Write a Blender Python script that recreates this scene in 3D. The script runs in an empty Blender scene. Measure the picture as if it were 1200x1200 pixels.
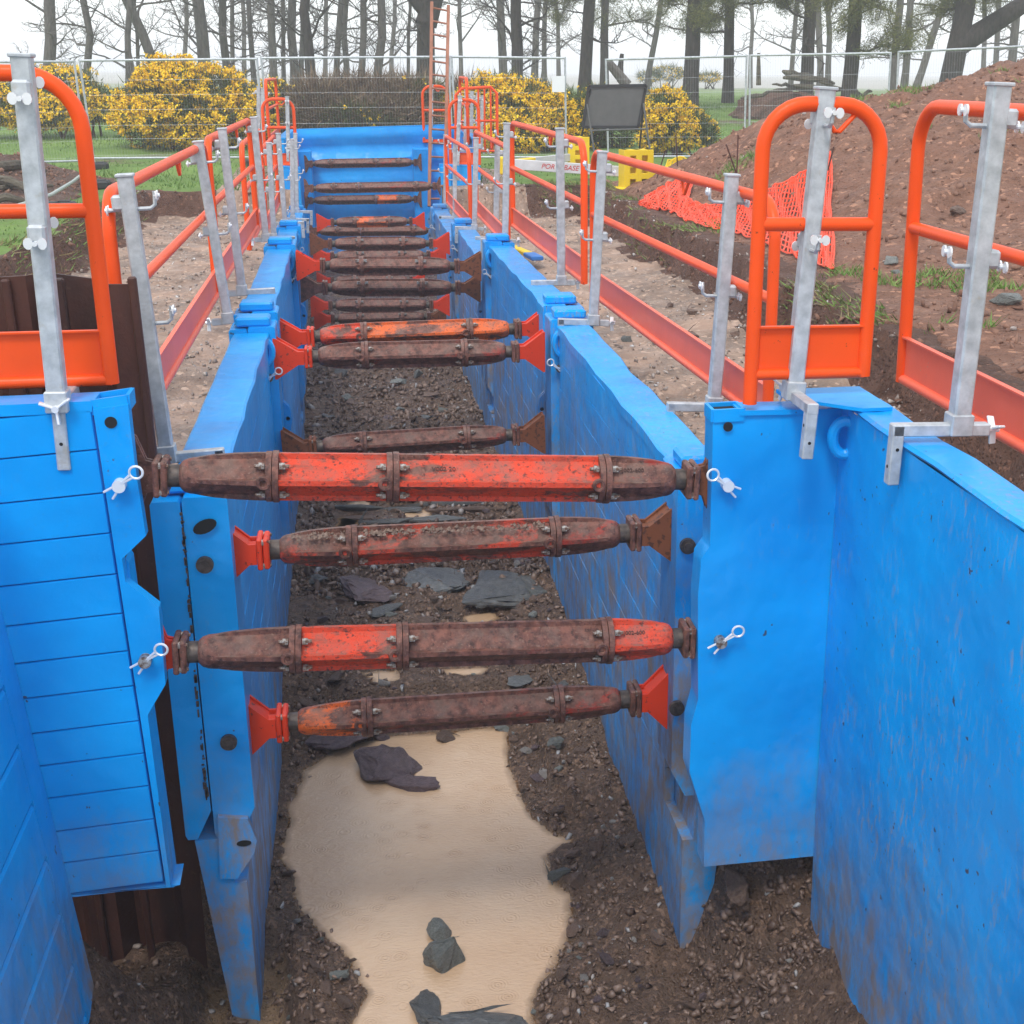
import bpy, bmesh, math, random
import numpy as np
from mathutils import Vector, Matrix, Euler, noise as mnoise
random.seed(7)
RNG = np.random.default_rng(11)
S = bpy.context.scene
COL = S.collection

# ------------------------------------------------------------------ camera
FPX, CXP, CYP, HZN, VPX, EYE = 1550.0, 715.0, 600.0, 85.0, 418.0, 2.1
PITCH = math.atan((CYP - HZN) / FPX)
YAW = math.atan((CXP - VPX) / math.hypot(FPX, CYP - HZN))
ROLL = math.radians(0.35)
FWD = Vector((math.sin(YAW) * math.cos(PITCH), math.cos(YAW) * math.cos(PITCH), -math.sin(PITCH)))
_r = Vector((math.cos(YAW), -math.sin(YAW), 0))
_u = _r.cross(FWD)
RGT = _r * math.cos(ROLL) + _u * math.sin(ROLL)
UPV = RGT.cross(FWD)
EYEP = Vector((0, 0, EYE))
cd = bpy.data.cameras.new('camera')
cam = bpy.data.objects.new('camera', cd)
COL.objects.link(cam)
cam.matrix_world = Matrix.Translation(EYEP) @ Matrix((RGT, UPV, -FWD)).transposed().to_4x4()
cd.sensor_width = 36.0
cd.lens = FPX / 1200 * 36.0
cd.shift_x = (600 - CXP) / 1200
cd.clip_start, cd.clip_end = 0.05, 3000
S.camera = cam

# ------------------------------------------------------------------ world, light, exposure
w = bpy.data.worlds.new('World'); S.world = w; w.use_nodes = True
wn = w.node_tree; wn.nodes.clear()
SUN_EL, SUN_ROT = math.radians(58), math.radians(205)
sky = wn.nodes.new('ShaderNodeTexSky'); sky.sky_type = 'NISHITA'; sky.sun_disc = False
sky.sun_elevation = SUN_EL; sky.sun_rotation = SUN_ROT
b1 = wn.nodes.new('ShaderNodeBackground'); b1.inputs[1].default_value = 0.06
b2 = wn.nodes.new('ShaderNodeBackground'); b2.inputs[0].default_value = (0.95, 0.97, 1.0, 1); b2.inputs[1].default_value = 0.84
ad = wn.nodes.new('ShaderNodeAddShader'); wo = wn.nodes.new('ShaderNodeOutputWorld')
wn.links.new(sky.outputs[0], b1.inputs[0]); wn.links.new(b1.outputs[0], ad.inputs[0])
wn.links.new(b2.outputs[0], ad.inputs[1]); wn.links.new(ad.outputs[0], wo.inputs[0])
ld = bpy.data.lights.new('sun', 'SUN'); ld.energy = 1.5; ld.angle = math.radians(14); ld.color = (1, 0.97, 0.92)
sun = bpy.data.objects.new('sun', ld); COL.objects.link(sun)
# rotation of the sky sun: measured from +Y clockwise
sd = Vector((math.sin(SUN_ROT) * math.cos(SUN_EL), math.cos(SUN_ROT) * math.cos(SUN_EL), math.sin(SUN_EL)))
sun.rotation_euler = sd.to_track_quat('Z', 'Y').to_euler()
S.view_settings.view_transform = 'Standard'; S.view_settings.look = 'None'
S.view_settings.exposure = 0.42; S.view_settings.gamma = 1
S.view_settings.use_curve_mapping = False
S.cycles.use_denoising = True
S.cycles.max_bounces = 8; S.cycles.diffuse_bounces = 4; S.cycles.glossy_bounces = 3
S.cycles.transparent_max_bounces = 16; S.cycles.volume_bounces = 1

# ------------------------------------------------------------------ pixel rays of the photograph (1200 x 1200) to points
def ray(x, y): return FWD * FPX + RGT * (x - CXP) + UPV * (CYP - y)
def at(x, y, Y):
    d = ray(x, y); return EYEP + d * (Y / d.y)
def atx(x, y, X):
    d = ray(x, y); return EYEP + d * (X / d.x)
def atz(x, y, Z):
    d = ray(x, y); return EYEP + d * ((Z - EYE) / d.z)

# ------------------------------------------------------------------ materials
MATS = {}
class NT:
    def __init__(s, name):
        s.m = bpy.data.materials.new(name); s.m.use_nodes = True
        s.t = s.m.node_tree; s.t.nodes.clear()
        s.out = s.t.nodes.new('ShaderNodeOutputMaterial')
        s.b = s.t.nodes.new('ShaderNodeBsdfPrincipled')
        s.t.links.new(s.b.outputs[0], s.out.inputs[0])
        s.co = s.t.nodes.new('ShaderNodeTexCoord').outputs['Object']
        s.geo = s.t.nodes.new('ShaderNodeNewGeometry')
        MATS[name] = s.m
    def put(s, sock, v):
        if isinstance(v, bpy.types.NodeSocket): s.t.links.new(v, sock)
        elif isinstance(v, (tuple, list)): sock.default_value = tuple(v) + ((1,) if len(v) == 3 and len(sock.default_value) == 4 else ())
        else: sock.default_value = v
    def set(s, **k):
        for n, v in k.items(): s.put(s.b.inputs[n.replace('_', ' ')], v)
    def noise(s, scale, detail=4, rough=0.6, co=None, dist=0.0, out=0):
        n = s.t.nodes.new('ShaderNodeTexNoise'); s.put(n.inputs['Vector'], co or s.co)
        n.inputs['Scale'].default_value = scale; n.inputs['Detail'].default_value = detail
        n.inputs['Roughness'].default_value = rough; n.inputs['Distortion'].default_value = dist
        return n.outputs[out]
    def vor(s, scale, feature='F1', out='Distance', co=None, rnd=1.0):
        n = s.t.nodes.new('ShaderNodeTexVoronoi'); n.feature = feature
        s.put(n.inputs['Vector'], co or s.co); n.inputs['Scale'].default_value = scale
        n.inputs['Randomness'].default_value = rnd
        return n.outputs[out]
    def ramp(s, v, a, b, lo=0.0, hi=1.0):
        n = s.t.nodes.new('ShaderNodeMapRange'); s.put(n.inputs[0], v)
        n.inputs[1].default_value = a; n.inputs[2].default_value = b; n.inputs[3].default_value = lo; n.inputs[4].default_value = hi
        return n.outputs[0]
    def mix(s, f, a, b, mode='MIX'):
        n = s.t.nodes.new('ShaderNodeMix'); n.data_type = 'RGBA'; n.blend_type = mode
        s.put(n.inputs[0], f); s.put(n.inputs[6], a); s.put(n.inputs[7], b)
        return n.outputs[2]
    def math(s, op, a, b=0.0):
        n = s.t.nodes.new('ShaderNodeMath'); n.operation = op; s.put(n.inputs[0], a); s.put(n.inputs[1], b)
        return n.outputs[0]
    def map(s, scale=(1, 1, 1), rot=(0, 0, 0), co=None):
        n = s.t.nodes.new('ShaderNodeMapping'); s.put(n.inputs[0], co or s.co)
        n.inputs['Scale'].default_value = scale; n.inputs['Rotation'].default_value = rot
        return n.outputs[0]
    def bump(s, h, dist=0.01, strength=1.0, prev=None):
        n = s.t.nodes.new('ShaderNodeBump'); n.inputs['Strength'].default_value = strength
        n.inputs['Distance'].default_value = dist; s.put(n.inputs['Height'], h)
        if prev is not None: s.put(n.inputs['Normal'], prev)
        return n.outputs[0]
    def pos(s, axis):
        n = s.t.nodes.new('ShaderNodeSeparateXYZ'); s.put(n.inputs[0], s.geo.outputs['Position'])
        return n.outputs[axis]

def blue(name, scuff, mudz, chips=0.5):
    t = NT(name)
    wp = t.geo.outputs['Position']
    c = t.mix(t.ramp(t.noise(1.3, 3, co=wp), .3, .7), (0.0002, 0.268, 0.71), (0.0006, 0.372, 0.87))
    # scuffed grey-brown streaks
    st = t.noise(21, 6, .75, t.map((2.3, 2.0, .55), (0.12, 0, 0), wp), 0.6)
    pt = t.noise(2.2, 4, .6, wp)
    m = t.math('MULTIPLY', t.ramp(st, .55 - .03 * scuff, .66 - .03 * scuff), t.ramp(pt, .62 - .25 * scuff, .80 - .2 * scuff))
    c = t.mix(t.math('MULTIPLY', m, min(.9, .35 + .45 * scuff)), c, (0.30, 0.28, 0.27))
    f = t.noise(60, 3, .7, wp)
    m2 = t.math('MULTIPLY', t.ramp(f, .60, .68), t.ramp(t.noise(3.1, 3, co=wp), .5, .62))
    c = t.mix(t.math('MULTIPLY', m2, .5 * scuff), c, (0.20, 0.12, 0.09))
    # small rust chips
    v = t.noise(26, 3, .55, wp)
    ch = t.ramp(v, .735 - .03 * chips, .755 - .03 * chips)
    c = t.mix(t.math('MULTIPLY', ch, .85), c, (0.055, 0.022, 0.014))
    # mud splashed up from the ground
    h = t.math('ADD', t.pos(2), t.math('MULTIPLY', t.noise(3.0, 5, .65, wp), -0.9))
    md = t.ramp(h, mudz, mudz - .75)
    md = t.math('MULTIPLY', md, t.ramp(t.noise(9, 5, .7, t.map((1, 1, .45), co=wp)), .36, .62))
    c = t.mix(t.math('MULTIPLY', md, .92), c, (0.25, 0.195, 0.155))
    drops = t.ramp(t.vor(240, co=wp), .0, .22, 1, 0)
    nb = t.bump(t.noise(2.4, 3, .5, wp), .05, .7)
    nb = t.bump(t.noise(7, 3, .5, wp), .006, .5, nb)
    nb = t.bump(t.noise(60, 3, .6, wp), .0012, .4, nb)
    nb = t.bump(drops, .0016, .7, nb)
    t.set(Base_Color=c, Roughness=t.ramp(t.math('MAXIMUM', m, md), 0, 1, .30, .65), Normal=nb, Specular_IOR_Level=.26)
blue('blue_paint', .25, -.75); blue('blue_worn', .95, .05, .8); blue('blue_scuffed', .85, -.62, 1.2)

def paint(name, col, dark, amt, rough=.38):
    t = NT(name); wp = t.geo.outputs['Position']
    c = t.mix(t.ramp(t.noise(3, 3, co=wp), .3, .7), col, tuple(x * .86 for x in col))
    v = t.noise(34, 5, .65, wp)
    c = t.mix(t.math('MULTIPLY', t.ramp(v, .70 - amt, .73 - amt), .8), c, dark)
    nb = t.bump(t.noise(50, 3, co=wp), .002, .4)
    nb = t.bump(t.ramp(t.vor(210, co=wp), .0, .25, 1, 0), .0012, .5, nb)
    t.set(Base_Color=c, Roughness=rough, Normal=nb, Specular_IOR_Level=.25)
paint('orange_paint', (0.92, 0.088, 0.008), (0.05, 0.02, 0.012), 0.022)
paint('orange_faded', (0.92, 0.15, 0.075), (0.5, 0.25, 0.18), 0.03)
paint('red_bracket', (0.70, 0.046, 0.014), (0.07, 0.025, 0.018), .08)
paint('yellow_plastic', (0.85, 0.60, 0.02), (0.35, 0.2, 0.03), 0.02, .45)
paint('rusty_bracket', (0.20, 0.065, 0.028), (0.06, 0.026, 0.018), .16, .6)

def strutm(name, paintc, amount, mud):
    t = NT(name); co = t.co
    rust = t.mix(t.ramp(t.noise(30, 4, co=co), .35, .65), (0.062, 0.022, 0.015), (0.235, 0.090, 0.060))
    base = t.noise(6.5, 7, .72, t.map((.55, 1, 1), co=co), .4)
    c = t.mix(t.ramp(base, .5 + amount, .56 + amount), paintc, rust)
    pit = t.noise(70, 3, .7, co)
    c = t.mix(t.math('MULTIPLY', t.ramp(pit, .57, .64), .8), c, (0.035, 0.014, 0.011))
    c = t.mix(t.math('MULTIPLY', t.ramp(t.noise(17, 6, .8, t.map((.35, 1, 1), co=co), .5), .52, .62), .55), c, rust)
    c = t.mix(t.math('MULTIPLY', t.ramp(t.noise(120, 2, .6, co), .64, .70), .55), c, (0.30, 0.21, 0.16))
    c = t.mix(t.math('MULTIPLY', t.ramp(t.noise(5, 3, .6, t.map((2.2, .3, .3), co=co)), .58, .72), .3), c, (0.26, 0.17, 0.13))
    sep = t.t.nodes.new('ShaderNodeSeparateXYZ'); t.t.links.new(t.geo.outputs['Normal'], sep.inputs[0])
    upf = t.ramp(sep.outputs[2], .3, .9)
    mm = t.math('MULTIPLY', upf, t.ramp(t.noise(11, 5, .7, co), .5 - mud * .2, .68 - mud * .2))
    c = t.mix(t.math('MULTIPLY', mm, .75), c, (0.20, 0.135, 0.105))
    nb = t.bump(t.noise(38, 7, .78, co), .010, .9)
    t.set(Base_Color=c, Roughness=t.ramp(t.noise(20, 3, co=co), .3, .7, .28, .62), Normal=nb, Specular_IOR_Level=.5)
strutm('strut_red', (0.72, 0.060, 0.018), .06, .3)
strutm('strut_mixed', (0.58, 0.050, 0.018), -.035, .55)
strutm('strut_brown', (0.33, 0.028, 0.014), -.12, .3)
strutm('strut_dark', (0.2, 0.03, 0.02), -.2, .15)
strutm('strut_orange', (0.78, 0.135, 0.018), .03, .3)

t = NT('galvanised'); wp = t.geo.outputs['Position']
c = t.mix(t.ramp(t.noise(22, 4, co=wp), .3, .7), (0.36, 0.385, 0.40), (0.58, 0.61, 0.63))
c = t.mix(t.math('MULTIPLY', t.ramp(t.noise(9, 5, .7, wp), .62, .72), .5), c, (0.40, 0.34, 0.24))
t.set(Base_Color=c, Metallic=.35, Roughness=t.ramp(t.vor(60, out='Distance', co=wp), 0, .6, .32, .55), Normal=t.bump(t.noise(40, 3, co=wp), .002, .4))
t = NT('zinc'); t.set(Base_Color=(.78, .79, .80), Metallic=.25, Roughness=.25)
t = NT('dark_steel'); c = t.mix(t.ramp(t.noise(40, 4), .4, .6), (.05, .04, .036), (.11, .085, .07))
t.set(Base_Color=c, Metallic=.4, Roughness=.5, Normal=t.bump(t.noise(60, 3), .003, .5))
t = NT('black_hole'); t.set(Base_Color=(.006, .006, .007), Roughness=.8)
t = NT('bolt_steel'); c = t.mix(t.ramp(t.noise(60, 3), .42, .6), (.42, .41, .38), (.16, .09, .06)); t.set(Base_Color=c, Metallic=.5, Roughness=.4)
t = NT('sheet_rust'); wp = t.geo.outputs['Position']
c = t.mix(t.ramp(t.noise(3.2, 6, .7, t.map((1, 1, .3), co=wp)), .35, .66), (0.030, 0.013, 0.011), (0.085, 0.030, 0.019))
c = t.mix(t.math('MULTIPLY', t.ramp(t.noise(30, 5, .7, wp), .6, .75), .35), c, (.17, .11, .08))
t.set(Base_Color=c, Roughness=.5, Normal=t.bump(t.noise(28, 5, .7, wp), .006, .6), Specular_IOR_Level=.4)

def soil(name, a, b, c3, sc, bd, rough=(.45, .85), stone=.5):
    t = NT(name); wp = t.geo.outputs['Position']
    n = t.noise(sc, 8, .68, wp)
    c = t.mix(t.ramp(n, .32, .66), a, b)
    c = t.mix(t.ramp(t.noise(sc * .23, 4, .6, wp), .45, .64), c, c3)
    cell = t.t.nodes.new('ShaderNodeTexVoronoi'); t.put(cell.inputs['Vector'], wp); cell.inputs['Scale'].default_value = sc * 6
    g = t.t.nodes.new('ShaderNodeSeparateColor'); t.t.links.new(cell.outputs['Color'], g.inputs[0])
    c = t.mix(t.math('MULTIPLY', t.ramp(g.outputs[0], 1 - .3 * stone, 1), .8), c, tuple(min(1, x * 1.9) for x in b))
    nb = t.bump(t.noise(sc * 2.2, 9, .72, wp), bd, 1.0)
    nb = t.bump(t.ramp(cell.outputs['Distance'], 0, .5, 1, 0), bd * .35, .8, nb)
    t.set(Base_Color=c, Normal=nb, Roughness=t.ramp(t.noise(sc * .6, 4, co=wp), .35, .65, *rough), Specular_IOR_Level=.4)
soil('soil_floor', (0.075, 0.044, 0.028), (0.18, 0.112, 0.075), (0.13, 0.086, 0.062), 9, .035, (.16, .55), .8)
_t = MATS['soil_floor'].node_tree; _b = [n for n in _t.nodes if n.type == 'BSDF_PRINCIPLED'][0]   # film of pale silt just above the water line
_src = _b.inputs['Base Color'].links[0].from_socket; _g = _t.nodes.new('ShaderNodeNewGeometry'); _s = _t.nodes.new('ShaderNodeSeparateXYZ'); _t.links.new(_g.outputs['Position'], _s.inputs[0])
_m = _t.nodes.new('ShaderNodeMapRange'); _t.links.new(_s.outputs[2], _m.inputs[0]); _m.inputs[1].default_value = -1.555; _m.inputs[2].default_value = -1.60; _m.inputs[3].default_value = 0; _m.inputs[4].default_value = .85
_x = _t.nodes.new('ShaderNodeMix'); _x.data_type = 'RGBA'; _t.links.new(_m.outputs[0], _x.inputs[0]); _t.links.new(_src, _x.inputs[6]); _x.inputs[7].default_value = (.36, .235, .135, 1); _t.links.new(_x.outputs[2], _b.inputs['Base Color'])
soil('soil_bench', (0.13, 0.088, 0.064), (0.31, 0.215, 0.155), (0.40, 0.265, 0.188), 5, .02, (.35, .8), .5)
soil('soil_heap', (0.135, 0.060, 0.034), (0.31, 0.158, 0.098), (0.24, 0.115, 0.070), 4, .06, (.6, .95), .35)
soil('soil_bank', (0.075, 0.034, 0.020), (0.165, 0.082, 0.052), (0.12, 0.058, 0.037), 6, .06, (.6, .95), .2)
soil('soil_heap_dark', (0.07, 0.038, 0.025), (0.16, 0.088, 0.060), (0.13, 0.072, 0.050), 5, .06, (.6, .95), .3)

def rock(name, a, b, rough=.45):
    t = NT(name); oi = t.t.nodes.new('ShaderNodeObjectInfo')
    n = t.noise(7, 8, .7, t.map((1, 1, 2.6)))
    c = t.mix(t.ramp(n, .3, .68), a, b)
    c = t.mix(t.math('MULTIPLY', t.ramp(t.noise(18, 4), .55, .7), .6), c, (.16, .11, .08))
    hs = t.t.nodes.new('ShaderNodeHueSaturation'); t.put(hs.inputs['Color'], c)
    t.put(hs.inputs['Value'], t.ramp(oi.outputs['Random'], 0, 1, .75, 1.35))
    t.set(Base_Color=hs.outputs[0], Roughness=rough, Normal=t.bump(t.noise(16, 8, .75), .02, .8), Specular_IOR_Level=.5)
rock('rock_brown', (.085, .052, .038), (.21, .14, .105)); rock('rock_grey', (.085, .095, .088), (.27, .28, .255), .35)
rock('rock_purple', (.060, .042, .045), (.17, .12, .125), .3); rock('rock_slate', (.060, .064, .066), (.18, .185, .178), .28)
rock('rock_pale', (.2, .18, .165), (.42, .39, .36), .5)
t = NT('gravel'); wp = t.geo.outputs['Position']
v = t.t.nodes.new('ShaderNodeAttribute'); v.attribute_name = 'tone'
c = t.mix(v.outputs['Fac'], (.075, .044, .030), (.27, .185, .14)); c = t.mix(t.ramp(v.outputs['Fac'], .93, .97), c, (.34, .33, .32))
t.set(Base_Color=c, Roughness=.45, Normal=t.bump(t.noise(60, 4, co=wp), .004, .6), Specular_IOR_Level=.45)
t = NT('gravel_bench'); v = t.t.nodes.new('ShaderNodeAttribute'); v.attribute_name = 'tone'
c = t.mix(v.outputs['Fac'], (.17, .125, .10), (.42, .36, .31)); c = t.mix(t.ramp(v.outputs['Fac'], .9, .95), c, (.58, .57, .55))
t.set(Base_Color=c, Roughness=.5)
t = NT('clods'); v = t.t.nodes.new('ShaderNodeAttribute'); v.attribute_name = 'tone'
c = t.mix(v.outputs['Fac'], (.14, .066, .040), (.26, .138, .09)); c = t.mix(t.ramp(v.outputs['Fac'], .97, .985), c, (.36, .31, .28))
t.set(Base_Color=c, Roughness=.8)

t = NT('muddy_water'); wp = t.geo.outputs['Position']
c = t.mix(t.ramp(t.noise(1.7, 4, .6, wp), .35, .65), (0.54, 0.35, 0.205), (0.61, 0.42, 0.265))
r1 = t.vor(3.6, co=t.map((1, 1, 0), co=wp)); w1 = t.math('MULTIPLY', t.math('SINE', t.math('MULTIPLY', r1, 105)), t.math('MULTIPLY', t.ramp(r1, .09, .26, 1, 0), t.ramp(r1, .05, .10)))
r2 = t.vor(8, co=t.map((1, 1, 0), (0, 0, .7), wp)); w2 = t.math('MULTIPLY', t.math('SINE', t.math('MULTIPLY', r2, 60)), t.ramp(r2, .1, .5, 1, 0))
nb = t.bump(w1, .0011, .6); nb = t.bump(w2, .0016, .5, nb); nb = t.bump(t.noise(34, 3, .6, t.map((1, 2.2, 1), (0, 0, .4), wp)), .006, .6, nb)
t.set(Base_Color=c, Roughness=.04, Normal=nb, Specular_IOR_Level=.65)
v = t.t.nodes.new('ShaderNodeAttribute'); v.attribute_name = 'tone'   # depth of the water: thin at the margin
tr = t.t.nodes.new('ShaderNodeBsdfTransparent'); tr.inputs[0].default_value = (.93, .84, .72, 1); mx = t.t.nodes.new('ShaderNodeMixShader')
t.put(mx.inputs[0], t.ramp(t.math('ADD', v.outputs['Fac'], t.math('MULTIPLY', t.noise(9, 4, .6, wp), .010)),   .003, .022)); t.t.links.new(tr.outputs[0], mx.inputs[1]); t.t.links.new(t.b.outputs[0], mx.inputs[2]); t.t.links.new(mx.outputs[0], t.out.inputs[0])

t = NT('grass_ground'); wp = t.geo.outputs['Position']
c = t.mix(t.ramp(t.noise(.7, 6, .65, wp), .35, .66), (0.095, 0.185, 0.028), (0.19, 0.30, 0.058))
c = t.mix(t.ramp(t.noise(9, 5, .7, wp), .55, .75), c, (0.15, 0.16, 0.055))
c = t.mix(t.ramp(t.noise(.35, 4, .6, wp), .58, .68), c, (0.12, 0.095, 0.055))
c = t.mix(t.ramp(t.math('ADD', t.pos(1), t.math('MULTIPLY', t.noise(.05, 3, co=wp), 60)), 95, 125), c, (.40, .39, .345))   # field beyond the wood, its fade into the mist put into the colour
t.set(Base_Color=c, Roughness=.9, Normal=t.bump(t.noise(14, 6, .7, wp), .05, 1.0))
def leaf(name, a, b, rough=.6):
    t = NT(name); v = t.t.nodes.new('ShaderNodeAttribute'); v.attribute_name = 'tone'
    c = t.mix(v.outputs['Fac'], a, b); t.set(Base_Color=c, Roughness=rough, Specular_IOR_Level=.25)
leaf('grass_blades', (.075, .17, .025), (.23, .33, .085)); leaf('gorse_leaf', (.030, .055, .014), (.12, .155, .045))
leaf('gorse_flower', (.90, .53, .004), (.98, .70, .02)); leaf('pine_needles', (.045, .070, .020), (.22, .21, .06))
leaf('bramble_leaf', (.085, .055, .038), (.25, .18, .11)); leaf('bramble_green', (.05, .075, .02), (.14, .16, .05))
leaf('dry_grass', (.16, .13, .06), (.30, .24, .11)); leaf('dead_needles', (.12, .06, .03), (.25, .13, .07))
def bark(name, a, b):
    t = NT(name); wp = t.geo.outputs['Position']; co = t.map((1, 1, .22), co=wp)
    c = t.mix(t.ramp(t.noise(16, 6, .7, co), .35, .65), a, b)
    t.set(Base_Color=c, Roughness=.85, Normal=t.bump(t.noise(14, 6, .7, co), .08, 1.0))
bark('bark_dark', (.020, .016, .014), (.062, .050, .042)); bark('bark_grey', (.075, .066, .060), (.17, .15, .135)); bark('bark_red', (.045, .027, .020), (.11, .066, .048))
t = NT('rubber'); t.set(Base_Color=(.022, .024, .026), Roughness=.6)
t = NT('sign_back'); c = t.mix(t.ramp(t.noise(5, 4), .3, .7), (.085, .088, .085), (.115, .118, .114)); t.set(Base_Color=c, Roughness=.5)
t = NT('grey_plank'); c = t.mix(t.ramp(t.noise(4, 5, .7), .35, .7), (.52, .53, .53), (.66, .67, .67)); t.set(Base_Color=c, Roughness=.5)
t = NT('paper'); t.set(Base_Color=(.82, .83, .84), Roughness=.6)
t = NT('red_print'); t.set(Base_Color=(.55, .02, .02), Roughness=.6)
t = NT('blue_print'); t.set(Base_Color=(.12, .2, .42), Roughness=.6)
t = NT('cast_mark'); t.set(Base_Color=(.05, .018, .013), Roughness=.6)
t = NT('net_plastic'); t.set(Base_Color=(.92, .085, .025), Roughness=.45)
t = NT('ladder_wood'); c = t.mix(t.ramp(t.noise(12, 4, co=t.map((1, 1, .1))), .35, .65), (.24, .085, .04), (.36, .14, .075)); t.set(Base_Color=c, Roughness=.6)
t = NT('hose_grey'); t.set(Base_Color=(.36, .42, .38), Roughness=.45)
t = NT('log_wood'); c = t.mix(t.ramp(t.noise(8, 6, .7, t.map((.25, 1, 1))), .35, .65), (.045, .038, .028), (.16, .135, .095)); t.set(Base_Color=c, Roughness=.85, Normal=t.bump(t.noise(14, 6, .7, t.map((.25, 1, 1))), .05, 1))
t = NT('blue_strap'); t.set(Base_Color=(.02, .16, .5), Roughness=.5)
M = MATS

# ------------------------------------------------------------------ text meshes (made first, while the scene is small)
def text_mesh(body, size, shear=0.0, extrude=0.0015):
    cu = bpy.data.curves.new('lettering', 'FONT'); cu.body = body; cu.size = size; cu.shear = shear
    cu.extrude = extrude; cu.align_x = 'CENTER'; cu.align_y = 'CENTER'; cu.resolution_u = 3
    o = bpy.data.objects.new('lettering', cu); COL.objects.link(o)
    dg = bpy.context.evaluated_depsgraph_get(); dg.update()
    me = bpy.data.meshes.new_from_object(o.evaluated_get(dg))
    bpy.data.objects.remove(o); bpy.data.curves.remove(cu)
    return me
TXT_PORT = text_mesh('PORTABASE', .105, .25); TXT_V = text_mesh('V002 20', .024); TXT_J = text_mesh('J002-600', .022); TXT_M = text_mesh('MABEY', .02)

# ------------------------------------------------------------------ mesh builder
class MB:
    def __init__(s): s.v = []; s.f = []
    def add(s, vs, fs):
        n = len(s.v); s.v += [Vector(p) for p in vs]; s.f += [tuple(i + n for i in f) for f in fs]; return s
    def box(s, c, size, rot=None, ch=0.0):
        c = Vector(c); hx, hy, hz = (d / 2 for d in size); R = rot if rot is not None else Matrix.Identity(3)
        ch = min(ch, hx * .49, hy * .49, hz * .49)
        if ch <= 0:
            vs = [c + R @ Vector((sx * hx, sy * hy, sz * hz)) for sx in (-1, 1) for sy in (-1, 1) for sz in (-1, 1)]
            return s.add(vs, [(0, 1, 3, 2), (4, 6, 7, 5), (0, 4, 5, 1), (2, 3, 7, 6), (0, 2, 6, 4), (1, 5, 7, 3)])
        idx = {}; vs = []
        for sx in (-1, 1):
            for sy in (-1, 1):
                for sz in (-1, 1):
                    for k in range(3):
                        p = [sx * (hx - ch), sy * (hy - ch), sz * (hz - ch)]
                        p[k] = (sx * hx, sy * hy, sz * hz)[k]
                        idx[sx, sy, sz, k] = len(vs); vs.append(c + R @ Vector(p))
        fs = []
        for k in range(3):
            a, b = [(1, 2), (2, 0), (0, 1)][k]
            for q in (-1, 1):
                l = []
                for (i, j) in ((-1, -1), (1, -1), (1, 1), (-1, 1)):
                    sg = [0, 0, 0]; sg[k] = q; sg[a] = i; sg[b] = j; l.append(idx[sg[0], sg[1], sg[2], k])
                fs.append(tuple(l if q > 0 else l[::-1]))
            for i in (-1, 1):
                for j in (-1, 1):
                    def g(t, kk):
                        sg = [0, 0, 0]; sg[k] = t; sg[a] = i; sg[b] = j; return idx[sg[0], sg[1], sg[2], kk]
                    l = [g(-1, a), g(1, a), g(1, b), g(-1, b)]
                    fs.append(tuple(l if i * j > 0 else l[::-1]))
        for sx in (-1, 1):
            for sy in (-1, 1):
                for sz in (-1, 1):
                    l = [idx[sx, sy, sz, k] for k in range(3)]; fs.append(tuple(l if sx * sy * sz > 0 else l[::-1]))
        return s.add(vs, fs)
    def beam(s, a, b, wd, ht, up=(0, 0, 1), ch=0.0):
        a, b = Vector(a), Vector(b); x = (b - a); L = x.length; x.normalize()
        y = Vector(up).cross(x)
        if y.length < 1e-4: y = Vector((0, 1, 0)).cross(x)
        y.normalize(); z = x.cross(y)
        return s.box((a + b) / 2, (L, wd, ht), Matrix((x, y, z)).transposed(), ch)
    def tube(s, pts, r, n=8, cap=True, closed=False):
        pts = [Vector(p) for p in pts]; m = len(pts); rs = r if isinstance(r, (list, tuple)) else [r] * m
        base = len(s.v); t0 = None; ref = None
        for i in range(m):
            if closed: t = pts[(i + 1) % m] - pts[i - 1]
            else: t = pts[min(i + 1, m - 1)] - pts[max(i - 1, 0)]
            if t.length < 1e-9: t = Vector((0, 0, 1))
            t.normalize()
            if ref is None:
                ref = Vector((0, 0, 1)) if abs(t.z) < .9 else Vector((1, 0, 0))
            ref = ref - t * ref.dot(t)
            if ref.length < 1e-5: ref = t.orthogonal()
            ref.normalize(); q = t.cross(ref)
            for k in range(n):
                a = 2 * math.pi * k / n
                s.v.append(pts[i] + (ref * math.cos(a) + q * math.sin(a)) * rs[i])
        for i in range(m if closed else m - 1):
            j = (i + 1) % m
            for k in range(n):
                k2 = (k + 1) % n
                s.f.append((base + i * n + k, base + i * n + k2, base + j * n + k2, base + j * n + k))
        if cap and not closed:
            s.f.append(tuple(base + k for k in range(n))[::-1]); s.f.append(tuple(base + (m - 1) * n + k for k in range(n)))
        return s
    def cyl(s, a, b, r, n=12): return s.tube([a, b], r, n)
    def loft(s, rings, cap=True):
        base = len(s.v); n = len(rings[0])
        for rg in rings: s.v += [Vector(p) for p in rg]
        for i in range(len(rings) - 1):
            for k in range(n):
                k2 = (k + 1) % n
                s.f.append((base + i * n + k, base + i * n + k2, base + (i + 1) * n + k2, base + (i + 1) * n + k))
        if cap:
            s.f.append(tuple(base + k for k in range(n))[::-1]); s.f.append(tuple(base + (len(rings) - 1) * n + k for k in range(n)))
        return s
    def prism(s, poly, off):
        n = len(poly); off = Vector(off); base = len(s.v)
        p = [Vector(q) for q in poly]; s.v += p + [q + off for q in p]
        s.f.append(tuple(base + i for i in range(n))); s.f.append(tuple(base + n + i for i in range(n))[::-1])
        for i in range(n):
            j = (i + 1) % n; s.f.append((base + j, base + i, base + n + i, base + n + j))
        return s
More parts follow.
